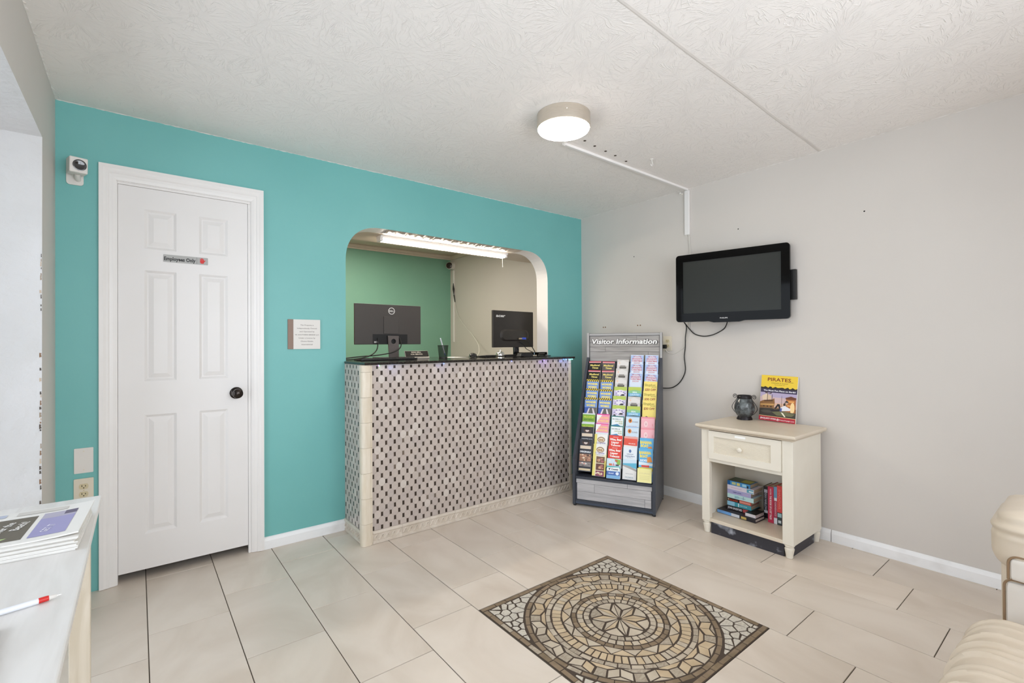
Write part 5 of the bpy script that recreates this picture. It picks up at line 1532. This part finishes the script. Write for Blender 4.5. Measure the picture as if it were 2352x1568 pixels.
for sgn in (1, -1):
    pts = [(sgn * .040, .030), (sgn * .062, .040), (sgn * .083, .066), (sgn * .086, .084), (sgn * .074, .108), (sgn * .056, .132), (sgn * .0485, .150)]
    th0 = [(sgn * (.0485 + .018 * 0), .150)]
    spi = []
    c0x, c0z = .066, .1555
    for i in range(22):
        t = i / 21; a = PI + 0.35 - t * 3.3 * PI; r = .0165 * (1 - t * .72)
        spi.append((sgn * (c0x + r * math.cos(a)), c0z + r * math.sin(a)))
    path = rest_path([(0, -p[0], p[1]) for p in pts], 30)[:-1] + [Vector((0, -p[0], p[1])) for p in spi]
    g = MB(ML); g.tube(path, .0019, 6); g.build('wire_handle', M_iron, ln, smooth=60)

# poster leaning on the wall
PM = T(-.0555, -1.8035, NZ + .0008) @ RY(7.4) @ Matrix(((0, 0, -1, 0), (-1, 0, 0, 0), (0, 1, 0, 0), (0, 0, 0, 1))) @ RZ(-1.0)
pw, ph = .229, .305
g = MB(PM @ T(0, .002, 0)); g.box(-pw / 2, pw / 2, 0, ph, -.012, 0)
po = g.build('poster_board', M_paper, bevel=.001, label='yellow Pirates show poster board leaning on wall behind lantern', cat='poster')
p = Pr(PM @ T(0, ph + .002, 0), pw - .0006, ph - .0006)
p.r(0, 0, 1, 1, '#ecc93c').r(0, .29, 1, .405, '#3a3150').r(0, .38, 1, .5, '#b3a6c4').r(0, .48, 1, .60, '#cdb2b4').r(0, .60, 1, .72, '#d9b29a').r(0, .70, 1, .9, '#8a6a4a')
p.pl([(0, .25)] + [(i / 24, .262 + .012 * math.sin(i * 1.7) + .008 * math.sin(i * 4.1)) for i in range(25)] + [(1, .3), (0, .3)], '#2a221a')
p.t('PIRATES', .5, .088, .076, '#7c2a1a', .64, .015).t('voyage', .82, .135, .012, '#7a5a1c', .14)
p.t('DINNER & SHOW', .52, .168, .026, '#8a7a2a', .46, 0, .1).t('Myrtle Beach, SC', .52, .205, .016, '#7a6620', .28, 0, .1)
p.t('The Most Fun Place on Earth!', .52, .335, .030, '#f2f2f6', .88, .03)
# ship, harbour houses, palm, reclining deckhand
p.pl([(.0, .60), (.10, .56), (.34, .53), (.40, .50), (.42, .60), (.40, .70), (.05, .72), (0, .70)], '#8c6238').pl([(.02, .64), (.40, .62), (.40, .655), (.02, .675)], '#c79a5c').pl([(.12, .56), (.36, .54), (.36, .57), (.12, .59)], '#5c3d22')
for x in (.10, .2, .3): p.r(x, .675, x + .04, .70, '#3a2614')
p.r(.20, .37, .215, .57, '#4a3220').r(.33, .42, .342, .55, '#4a3220').pl([(.05, .46), (.2, .40), (.2, .54), (.08, .56)], '#e0c9b0').pl([(.215, .42), (.31, .45), (.31, .53), (.215, .54)], '#d6bca0')
p.pl([(.12, .38), (.2, .37), (.17, .41)], '#4a3a30').pl([(.22, .40), (.34, .37), (.3, .41)], '#54423a')
p.pl([(.72, .46), (.98, .45), (.98, .78), (.74, .76)], '#b06a34').pl([(.70, .47), (.85, .43), (.99, .46), (.98, .5), (.72, .5)], '#6b3a22').r(.76, .53, .94, .56, '#e8a860').r(.76, .62, .94, .65, '#e8a860').e(.9, .68, .06, .12, '#f4d49a').r(.60, .44, .607, .72, '#7a5c4c')
p.pl([(.0, .74), (.35, .72), (.6, .78), (1, .78), (1, .9), (0, .9)], '#3d362e').pl([(.35, .80), (.62, .77), (.98, .8), (.9, .86), (.5, .87)], '#6b6a4a')
p.pl([(.42, .72), (.50, .615), (.56, .62), (.60, .72), (.56, .74), (.52, .66), (.46, .73)], '#231e22').pl([(.30, .765), (.56, .72), (.62, .735), (.60, .765), (.34, .79)], '#2a2326').pl([(.58, .69), (.70, .64), (.86, .70), (.84, .74), (.62, .76)], '#e6e3ea').pl([(.58, .70), (.63, .70), (.62, .78), (.57, .76)], '#4a5a9c')
p.e(.735, .575, .045, .038, '#c9a48c').pl([(.685, .565), (.735, .53), (.80, .55), (.77, .57)], '#1f2030').pl([(.66, .60), (.71, .57), (.72, .64), (.66, .64)], '#3a2a24').pl([(.6, .79), (.66, .80), (.74, .88), (.7, .88)], '#f2ead6').e(.2, .80, .16, .03, '#4f4a40')
p.r(0, .895, 1, .905, '#e9c98c').r(0, .905, 1, 1, '#b32638').t('(843)497-9700', .26, .952, .034, '#f4eef0', .44, .02).t('@', .53, .952, .036, '#f4eef0', .07).t('PiratesVoyage.com', .77, .957, .024, '#f4eef0', .40, .01)
p.done('printed_face', po)

# books on the shelf
SHZ = .0992


def book(M, wd, ht, th, cover, label, group, title=None, tcol='#ffffff', extra=None, lying=False, paper=M_pages, thr=.0018):
    """local: x across the spine width (th), y depth away from spine (wd), z along the spine (ht); spine faces -y"""
    t = thing('book', label, 'book', loc=M.translation, group=group)
    cm = mat('book_cover', cover, .38)
    g = MB(M); g.box(-th / 2, th / 2, 0, thr, 0, ht); g.box(-th / 2, -th / 2 + thr, thr, wd, 0, ht); g.box(th / 2 - thr, th / 2, thr, wd, 0, ht); g.build('cover', cm, t)
    g = MB(M); g.box(-th / 2 + thr, th / 2 - thr, thr, wd - .004, .003, ht - .003); g.build('pages', paper, t)
    # flat books read along the spine, upright ones from the top down
    if lying: SM = M @ Matrix(((0, -1, 0, 0), (0, 0, -1, 0), (1, 0, 0, 0), (0, 0, 0, 1)))
    else:
        SM = M @ Matrix(((0, 1, 0, 0), (0, 0, -1, 0), (-1, 0, 0, ht), (0, 0, 0, 1)))
        extra = [(1 - e[2], e[1], 1 - e[0], e[3], e[4]) for e in (extra or [])]
        title = [(tt[0], 1 - tt[1], *tt[2:]) for tt in (title or [])]
    p = MB(SM); k = 0
    for e in (extra or []):
        z = .0003 + k * .00008; k += 1
        p.quad([(e[0] * ht, (e[1] - .5) * th, z), (e[2] * ht, (e[1] - .5) * th, z), (e[2] * ht, (e[3] - .5) * th, z), (e[0] * ht, (e[3] - .5) * th, z)][::1], col=C(e[4]))
    for tt in (title or []):
        p.text(tt[0], tt[1] * ht, tt[2] * th if len(tt) > 5 else 0, tt[3] * th, .0009, col=C(tt[4]), bold=.02, w=tt[5] * ht if len(tt) > 5 and tt[5] else None)
    if p.v: p.build('spine_print', M_print, t)
    return t


# horizontal stack: spines face the room (-x); along the spine runs -y (left to right)
def flat(x, yl, z, ln, th, wd, cover, label, **k):
    # book axes: spine up axis -> -y world ; depth -> +x ; thickness -> z
    M = Matrix(((0, 1, 0, x), (0, 0, -1, yl), (-1, 0, 0, z + th / 2), (0, 0, 0, 1)))
    return book(M, wd, ln, th, cover, label, 'books lying in the stack', lying=True, **k)


bs = thing('book', 'dark hardcover with blue spine lying flat under the whole stack', 'book', loc=(-.32, -1.66, SHZ), group='books lying in the stack')
ZB = SHZ
g = MB(T(-.325, -1.533, ZB) @ RZ(-2.5)); g.box(0, .128, -.258, 0, .0003, .003); g.box(0, .128, -.258, 0, .020, .0228); g.box(0, .003, -.258, 0, .003, .020); g.build('cover', mat('dark_jacket', '#2a282e', .3), bs, bevel=.0008, seg=1)
g = MB(T(-.325, -1.533, ZB) @ RZ(-2.5)); g.box(.0035, .122, -.252, -.004, .003, .0198); g.build('pages', M_paper, bs)
p = MB(T(-.325, -1.533, ZB) @ RZ(-2.5) @ Matrix(((0, 0, -1, 0), (-1, 0, 0, 0), (0, 1, 0, 0), (0, 0, 0, 1))))
p.quad([(.002, .002, .0004), (.10, .002, .0004), (.10, .021, .0004), (.002, .021, .0004)], col=C('#6fa0d6')); p.quad([(.10, .002, .0004), (.155, .002, .0004), (.155, .021, .0004), (.10, .021, .0004)], col=C('#c9cdd6'))
p.quad([(.165, .004, .0004), (.20, .004, .0004), (.20, .019, .0004), (.165, .019, .0004)], col=C('#c2a85e')); p.build('spine_print', M_print, bs)
pz = thing('book', 'thin pale page block book at right end above the blue-spined base book', 'book', loc=(-.30, -1.77, ZB + .0235), group='books lying in the stack')
g = MB(T(-.318, -1.7185, ZB + .0235) @ RZ(-2.5)); g.box(.0, .105, -.066, 0, .0015, .0225); g.build('pages', mat('pale_page_block', '#d9d4d8', .7), pz)
g = MB(T(-.318, -1.7185, ZB + .0235) @ RZ(-2.5)); g.box(-.002, .108, -.069, .0, .0001, .0014); g.box(-.002, .108, -.069, .0, .0226, .024); g.build('cover', M_black, pz)
xs = -.275
stack = [  # bottom to top: length, thickness, depth, cover, label, titles, blocks
    (.176, .0265, .118, '#1c191a', 'black book with pale author lettering and red end, lowest of upright-faced stack', [('JOHN SANDFORD', .31, 0, .52, '#e6e2e6', .56)], [(.62, .12, .97, .9, '#b04a4a')], 0),
    (.163, .0285, .112, '#3f97a6', 'teal blue book second from bottom of the stack', [('SILENT SHORE', .68, 0, .22, '#bfe3e6', .3)], [(0, 0, .32, 1, '#8fc3dc'), (.46, .1, .5, .9, '#d6e6ea')], .002),
    (.163, .0215, .112, '#b23a26', 'black and orange-red book third from bottom of the stack', [('Down the Hatch', .28, 0, .5, '#d8482c', .34)], [(0, 0, .52, 1, '#221615'), (.03, .3, .08, .7, '#d6b08a'), (.52, .2, .97, .8, '#d98a7a')], .001),
    (.178, .0285, .122, '#bfe0e0', 'pale aqua book with sketch in middle of the stack', [('garden house', .5, 0, .3, '#7fa6b0', .4)], [(.28, .1, .44, .8, '#a4cdd6'), (.6, .2, .64, .9, '#8fb6c2')], .002),
    (.161, .0285, .118, '#a9a6cf', 'lavender paperback third from top of the stack', [('SUMMER LETTERS', .42, 0, .24, '#5a5590', .36), ('a novel', .78, 0, .22, '#d6a8c0', .2)], [], .001),
    (.180, .0285, .125, '#dcd4e0', 'white and blush book with teal picture end, second from top', [('second home', .35, 0, .24, '#cfa8b8', .4)], [(.74, .1, .98, .9, '#5fa6bc'), (.82, .3, .98, .6, '#dfe9ee')], 0),
    (.155, .0275, .110, '#3f8ac2', 'topmost blue book with yellow patches and green cover', [], [(0, .0, .12, 1, '#1f5f9c'), (.2, .2, .38, .8, '#b8c08a'), (.42, .15, .56, .8, '#d6c66a'), (.66, .2, .84, .8, '#9ccfe2'), (.86, .0, .93, .6, '#1c2c3c')], .001)]
zc = ZB + .0232
for i, (ln_, th_, wd_, cv, lb, tt, ex, dx) in enumerate(stack):
    flat(xs + dx, -1.577 - (.001 * i % 3) * .5, zc + .0002, ln_ * .97, th_, wd_, cv, lb, title=tt, extra=ex)
    if i == len(stack) - 1:
        g = MB(); g.box(xs + .004, xs + .108, -1.577 - .148, -1.580, zc + th_ + .0002, zc + th_ + .0006); g.quad([(xs + .02, -1.72, zc + th_ + .0008), (xs + .09, -1.72, zc + th_ + .0008), (xs + .09, -1.66, zc + th_ + .0008), (xs + .02, -1.66, zc + th_ + .0008)], col=C('#a5a33c'))
        for f_ in range(len(g.c)):
            if g.c[f_] is None: g.c[f_] = C('#4c5a44')
        g.build('cover_print', M_print, bpy.data.objects[[o.name for o in bpy.data.objects if o.get('label') == lb][0]])
    zc += th_ + .0004


def upright(x, y, ht, th, wd, cover, label, title=None, extra=None, tilt=0, **k):
    # spine faces -x, height up
    M = T(x, y, SHZ + .0004) @ RX(tilt) @ Matrix(((0, 1, 0, 0), (-1, 0, 0, 0), (0, 0, 1, 0), (0, 0, 0, 1)))
    return book(M, wd, ht, th, cover, label, 'books standing on the shelf', title=title, extra=extra, **k)


upright(-.188, -1.7895, .205, .028, .12, '#221f22', 'black standing book with silver spine lettering next to the stack', [('DEAN MARLOWE', .52, 0, .5, '#a9a9b2', .6)], [(.8, .15, .9, .85, '#b5b5c0'), (.16, .1, .24, .9, '#d3d6dc')])
upright(-.186, -1.8165, .212, .022, .12, '#5fa9a8', 'teal green standing paperback between black and crimson books', [('HARBOR', .72, 0, .5, '#e6eef0', .3)], [(0, 0, .2, 1, '#3f6f78'), (.2, .2, .5, .8, '#8fc9c6')])
upright(-.248, -1.8455, .226, .034, .145, '#bf2f4e', 'crimson standing book with white spine lettering', [('THE BOOK OF LOST TALES', .42, 0, .34, '#f0e6ea', .66), ('WRITERS', .86, 0, .26, '#e6c8d0', .18)])
upright(-.246, -1.8735, .232, .020, .14, '#b04058', 'blue-topped red standing book with white foot', [('REMEMBRANCE', .4, 0, .5, '#d9a8b4', .38)], [(.7, 0, 1, 1, '#6f9cbc'), (.62, .1, .7, .9, '#e6eaf0'), (0, 0, .16, 1, '#dfe2ea')])
upright(-.250, -1.899, .244, .029, .15, '#dd4a48', 'coral standing book with dark picture foot beside cabinet post', [('SHADOWS', .66, 0, .45, '#e87f78', .5)], [(0, 0, .32, 1, '#333f40'), (.2, .1, .3, .9, '#9fc6cc'), (.05, .2, .12, .8, '#c9d2d6')])
upright(-.250, -1.930, .24, .028, .15, '#8a4a4c', 'dull maroon standing book half hidden by cabinet post', [], [])

# ------------------------------------------------------------------ desk
dk = thing('desk', 'white-washed wooden desk at left edge beside window recess', 'desk', loc=(-3.72, -2.0, 0))
M_desk = noisy('whitewashed_wood', '#dcd9d6', '#e6e4e2', 3.0, .4, .05, 20.0, (9, 1.1, 1), distort=.8)
M_leg = noisy('pale_wood_leg', '#c9bda9', '#dcd2c2', 3.0, .5, stretch=(7, 7, 1.0), distort=1.0)
DKX0, DKX1, DKY0, DKY1 = -4.02, -3.473, -2.85, -1.145
g = MB(); g.box(DKX0, DKX1, DKY0, DKY1, .732, .750); g.build('desk_top', M_desk, dk, bevel=.003)
for y in (-1.235, -2.80):
    for x0 in (-3.545, -3.99): 
        g = MB(); g.box(x0, x0 + .05, y, y + .022, .0005, .7315); g.build('leg', M_leg, dk, bevel=.003)
for x0 in (-3.53, -3.985):
    g = MB(); g.box(x0, x0 + .02, -2.775, -1.24, .65, .7315); g.build('apron', M_leg, dk)
MZ = .7504
rmz = random.Random(9)
NM = 9
for i in range(NM):
    w_, h_ = .385, .285                       # long side along the room's x
    dx_, dy_, an = rmz.uniform(-.004, .002), rmz.uniform(-.006, .006), rmz.uniform(-1.0, 1.0)
    last = i == NM - 1
    if last: dx_, dy_, an = .004, .016, -1.0
    Mz = T(-3.682 + dx_, -1.502 + dy_, MZ + i * .0038) @ RZ(-2 + an)
    g = MB(Mz)
    nseg = 10; vs = []; fs = []
    for a in range(nseg + 1):
        x = -w_ / 2 + w_ * a / nseg
        dz = .005 * max(0, (x - .10) / .09) ** 2 if last else 0
        vs += [(x, -h_ / 2, .0001 + dz), (x, h_ / 2, .0001 + dz), (x, h_ / 2, .0034 + dz), (x, -h_ / 2, .0034 + dz)]
    for a in range(nseg):
        for k in range(4): fs.append((a * 4 + k, a * 4 + (k + 1) % 4, a * 4 + 4 + (k + 1) % 4, a * 4 + 4 + k))
    fs += [(3, 2, 1, 0), (nseg * 4, nseg * 4 + 1, nseg * 4 + 2, nseg * 4 + 3)]
    g.add(vs, fs)
    if last:
        mg = g.build('magazine', M_paper, label='topmost magazine with photo cover and lilac panel on the desk stack', cat='magazine')
        p = MB(Mz); kk = 0

        def q(x0, y0, x1, y1, c, skew=0.0):
            global kk
            kk += 1; n_ = 6
            for s_ in range(n_):
                xa_ = x0 + (x1 - x0) * s_ / n_; xb_ = x0 + (x1 - x0) * (s_ + 1) / n_
                f_ = lambda x: .0036 + kk * .00008 + .005 * max(0, (x - .10) / .09) ** 2
                p.quad([(xa_ - skew, y0, f_(xa_)), (xb_ - skew, y0, f_(xb_)), (xb_, y1, f_(xb_)), (xa_, y1, f_(xa_))], col=C(c))
        q(-.19, -.115, .088, .075, '#6d675c'); q(-.19, -.115, .03, -.075, '#8aa066'); q(-.17, -.085, .01, -.045, '#a8807c'); q(-.15, -.10, .06, -.088, '#b9d48c', .01); q(-.12, -.03, -.03, .02, '#8a6a66')
        q(.098, -.115, .165, .085, '#a09dc6'); q(.098, .035, .165, .085, '#b4b0c2'); q(.14, .05, .165, .085, '#6b6478')
        q(-.19, .10, .02, .128, '#b9bfd0'); q(.04, .10, .14, .13, '#cfcbc6')
        p.text('Cover the', 0, 0, .018, .0, col=C('#e9e6e2'), M=T(.035, -.01, .0046) @ RZ(80), bold=.02)
        p.text('Beach!', 0, 0, .018, .0, col=C('#e9e6e2'), M=T(.065, .0, .0046) @ RZ(80), bold=.02)
        p.text('GET IT', 0, 0, .014, .0, col=C('#e4e2f0'), M=T(.125, -.06, .0054) @ RZ(80), bold=.02)
        p.build('printed_cover', M_printm, mg)
    else:
        g.build('magazine', M_paper, label='white-edged magazine in the desk stack, %s' % (['lowest against the desk', 'second up from the desk', 'third up from the desk', 'fourth up from the desk', 'fifth up from the desk', 'sixth up from the desk', 'third down from the top', 'directly under the top copy'][i]), cat='magazine', group='magazines under the top copy')
# pen lies along the desk: tip towards +x
PD = (Vector((-3.498, -1.925, 0)) - Vector((-3.640, -1.956, 0))); pa = math.atan2(PD.y, PD.x)
Mp = T(-3.638, -1.956, MZ + .0056) @ Matrix.Rotation(pa, 4, 'Z') @ RY(90)
M_penred = mat('pen_red', '#cf2a26', .35)
pt = MB(Mp).lathe([(.0042, 0), (.0052, .003), (.0052, .10), (.005, .113)], 16).build('pen', M_penw, smooth=50, label='white ballpoint pen with red grip lying on desk', cat='pen')
MB(Mp).lathe([(.0051, .113), (.005, .124), (.0046, .127)], 16).build('grip', M_penred, pt, smooth=50)
MB(Mp).lathe([(.0044, .127), (.0036, .135), (.002, .1385)], 14).build('nose', M_plw, pt, smooth=50)
MB(Mp).lathe([(.0012, .1385), (.0006, .144)], 8).build('tip', M_chrome, pt)
g = MB(Mp); g.box(-.0062, -.005, -.0012, .0012, .004, .06); g.build('clip', M_penred, pt)
cb = MB(T(-3.562, -2.078, MZ) @ RZ(3)); cb.prism(rrect(-.20, -.13, .0, .075, .006, 3), .0003, .0125)
cbo = cb.build('tablet', mat('dark_slate_plastic', '#4b474a', .4), bevel=.002, label='dark flat tablet at the left edge of desk', cat='tablet')
cb = MB(T(-3.562, -2.078, MZ) @ RZ(3)); cb.prism(rrect(-.19, -.12, -.01, .065, .004, 3), .0124, .0128); cb.build('screen', M_blackg, cbo)

# ------------------------------------------------------------------ loveseat
ls = thing('loveseat', 'cream leather loveseat with gathered cushions at right edge', 'sofa', loc=(-2.0, -3.4, 0))
M_lea = noisy('cream_leather', '#cbbca8', '#d2c4b2', 9.0, .36, .12, 160.0, bdist=.0008)
M_leal = noisy('pale_leather_panel', '#ded6cd', '#e4ddd5', 9.0, .36, .1, 160.0, bdist=.0008)
M_pipe = mat('brown_piping', '#8d7358', .5)


def cushion(x0, x1, y0, y1, z0, z1, r, fn=None, n=14):
    hx, hy, hz = (x1 - x0) / 2, (y1 - y0) / 2, (z1 - z0) / 2
    c = Vector(((x0 + x1) / 2, (y0 + y1) / 2, (z0 + z1) / 2))
    vs = []; fs = []; idx = {}

    def vid(q):
        key = tuple(round(a, 5) for a in q)
        if key not in idx:
            p = Vector((q[0] * hx, q[1] * hy, q[2] * hz))
            inn = Vector([max(-(h - r), min(h - r, a)) for a, h in zip(p, (hx, hy, hz))])
            d = p - inn
            d = d.normalized() if d.length > 1e-9 else Vector((0, 0, 1))
            w = inn + d * r
            if fn: w = w + d * fn(w + c, d)
            idx[key] = len(vs); vs.append(w + c)
        return idx[key]
    for ax in range(3):
        for sg_ in (-1, 1):
            ns_ = [n, n, n]
            for i in range(n):
                for j in range(n):
                    f = []
                    for a, b in ((i, j), (i + 1, j), (i + 1, j + 1), (i, j + 1)):
                        u, v = -1 + 2 * a / n, -1 + 2 * b / n
                        q = [0, 0, 0]; q[ax] = sg_; q[(ax + 1) % 3] = u; q[(ax + 2) % 3] = v
                        f.append(vid(q))
                    fs.append(tuple(f) if sg_ > 0 else tuple(f[::-1]))
    return vs, fs


def pleat(axis, per, amp, ph=0.0, amp2=.5):
    rp_ = random.Random(41); rid = []; t = -3.2
    while t < -1.2:
        rid.append((t, rp_.uniform(.0045, .0085), rp_.uniform(.45, 1.0), rp_.uniform(-.05, .05), rp_.uniform(-3, 3))); t += per * rp_.uniform(.55, 1.35)

    def fn(p, d):
        o = p.y if axis == 0 else p.x
        up = max(0, d.z) * .9 + max(0, d.y) * .8
        s = 0.0
        for c0, w, a, sl, q in rid:
            x = p[axis] - c0 - sl * (o + 3.2) - .004 * math.sin(o * 11 + q)
            if abs(x) < .05: s += a * math.exp(-(x / w) ** 2)
        return amp * s * up
    return fn


def soft(name, args, fn, m, n=40):
    g = MB(); vs, fs = cushion(*args, fn, n); g.add(vs, fs)
    return g.build(name, m, ls, smooth=80)


g = MB(); g.box(-2.72, -1.30, -3.92, -3.06, .06, .30); g.build('base', M_lea, ls, bevel=.03, seg=3)
soft('seat_cushion', (-2.10, -1.520, -3.70, -2.930, .27, .506, .105), pleat(0, .050, .0095), M_lea, 130)
soft('seat_cushion', (-2.72, -2.105, -3.70, -2.930, .27, .506, .105), pleat(0, .050, .0095), M_lea, 80)
for x0, x1 in ((-2.10, -1.53), (-2.69, -2.105)):
    soft('back_cushion', (x0, x1, -3.92, -3.62, .42, .95, .12), pleat(0, .07, .010), M_lea, 40)
g = MB(); vs, fs = cushion(-2.95, -1.22, -4.02, -3.84, .06, .88, .07, None, 14); g.add(vs, fs); g.build('backrest', M_lea, ls, smooth=80)


def pillow_fn(p, d):
    # gathers running back along the arm, strongest near the top front
    s = math.sin(p.z * 2 * PI / .030 + .9 * math.sin(p.y * 14))
    return .0035 * s * max(0, min(1, (p.z - .69) / .03))


for sgn, xi, xo in ((1, -1.50, -1.23), (-1, -2.72, -2.99)):
    a, b = sorted((xi, xo))
    arm = soft('armrest', (a, b, -3.90, -2.990, .06, .68, .022), None, M_lea, 24)
    g = MB(); vs, fs = cushion(a - .03, b + .03, -3.92, -2.970, .598, .772, .062, pillow_fn, 44); g.add(vs, fs); g.build('pillow_top', M_lea, arm, smooth=80)
    for z0, z1, yf in ((.588, .652, -3.012), (.33, .582, -3.002)):
        xp = xi - sgn * (.037 if z0 > .5 else .018)
        a2, b2 = sorted((xi + sgn * .01, xp))
        g = MB(); vs, fs = cushion(a2, b2, -3.86, yf, z0, z1, .0135, None, 12); g.add(vs, fs); g.build('inner_panel', M_leal, arm, smooth=80, label='pale inner panel with brown piping')
        e = .0035
        pts = [(xp + sgn * .008, -3.84, z1 + e)] + [(xp + sgn * .008, yf + e - .02 + .02 * math.sin(rad(t)), z1 + e - .02 + .02 * math.cos(rad(t))) for t in range(0, 91, 15)] + [(xp + sgn * .008, yf + e, z0 + .004)]
        g = MB(); g.tube(pts, .0030, 6); g.build('piping', M_pipe, arm, smooth=60)
for x in (-2.85, -1.35):
    for y in (-3.12, -3.86): MB(T(x, y, 0)).lathe([(.022, .0005), (.03, .065)], 14).build('foot', mat('dark_wood_foot', '#3a2c22', .5), ls)
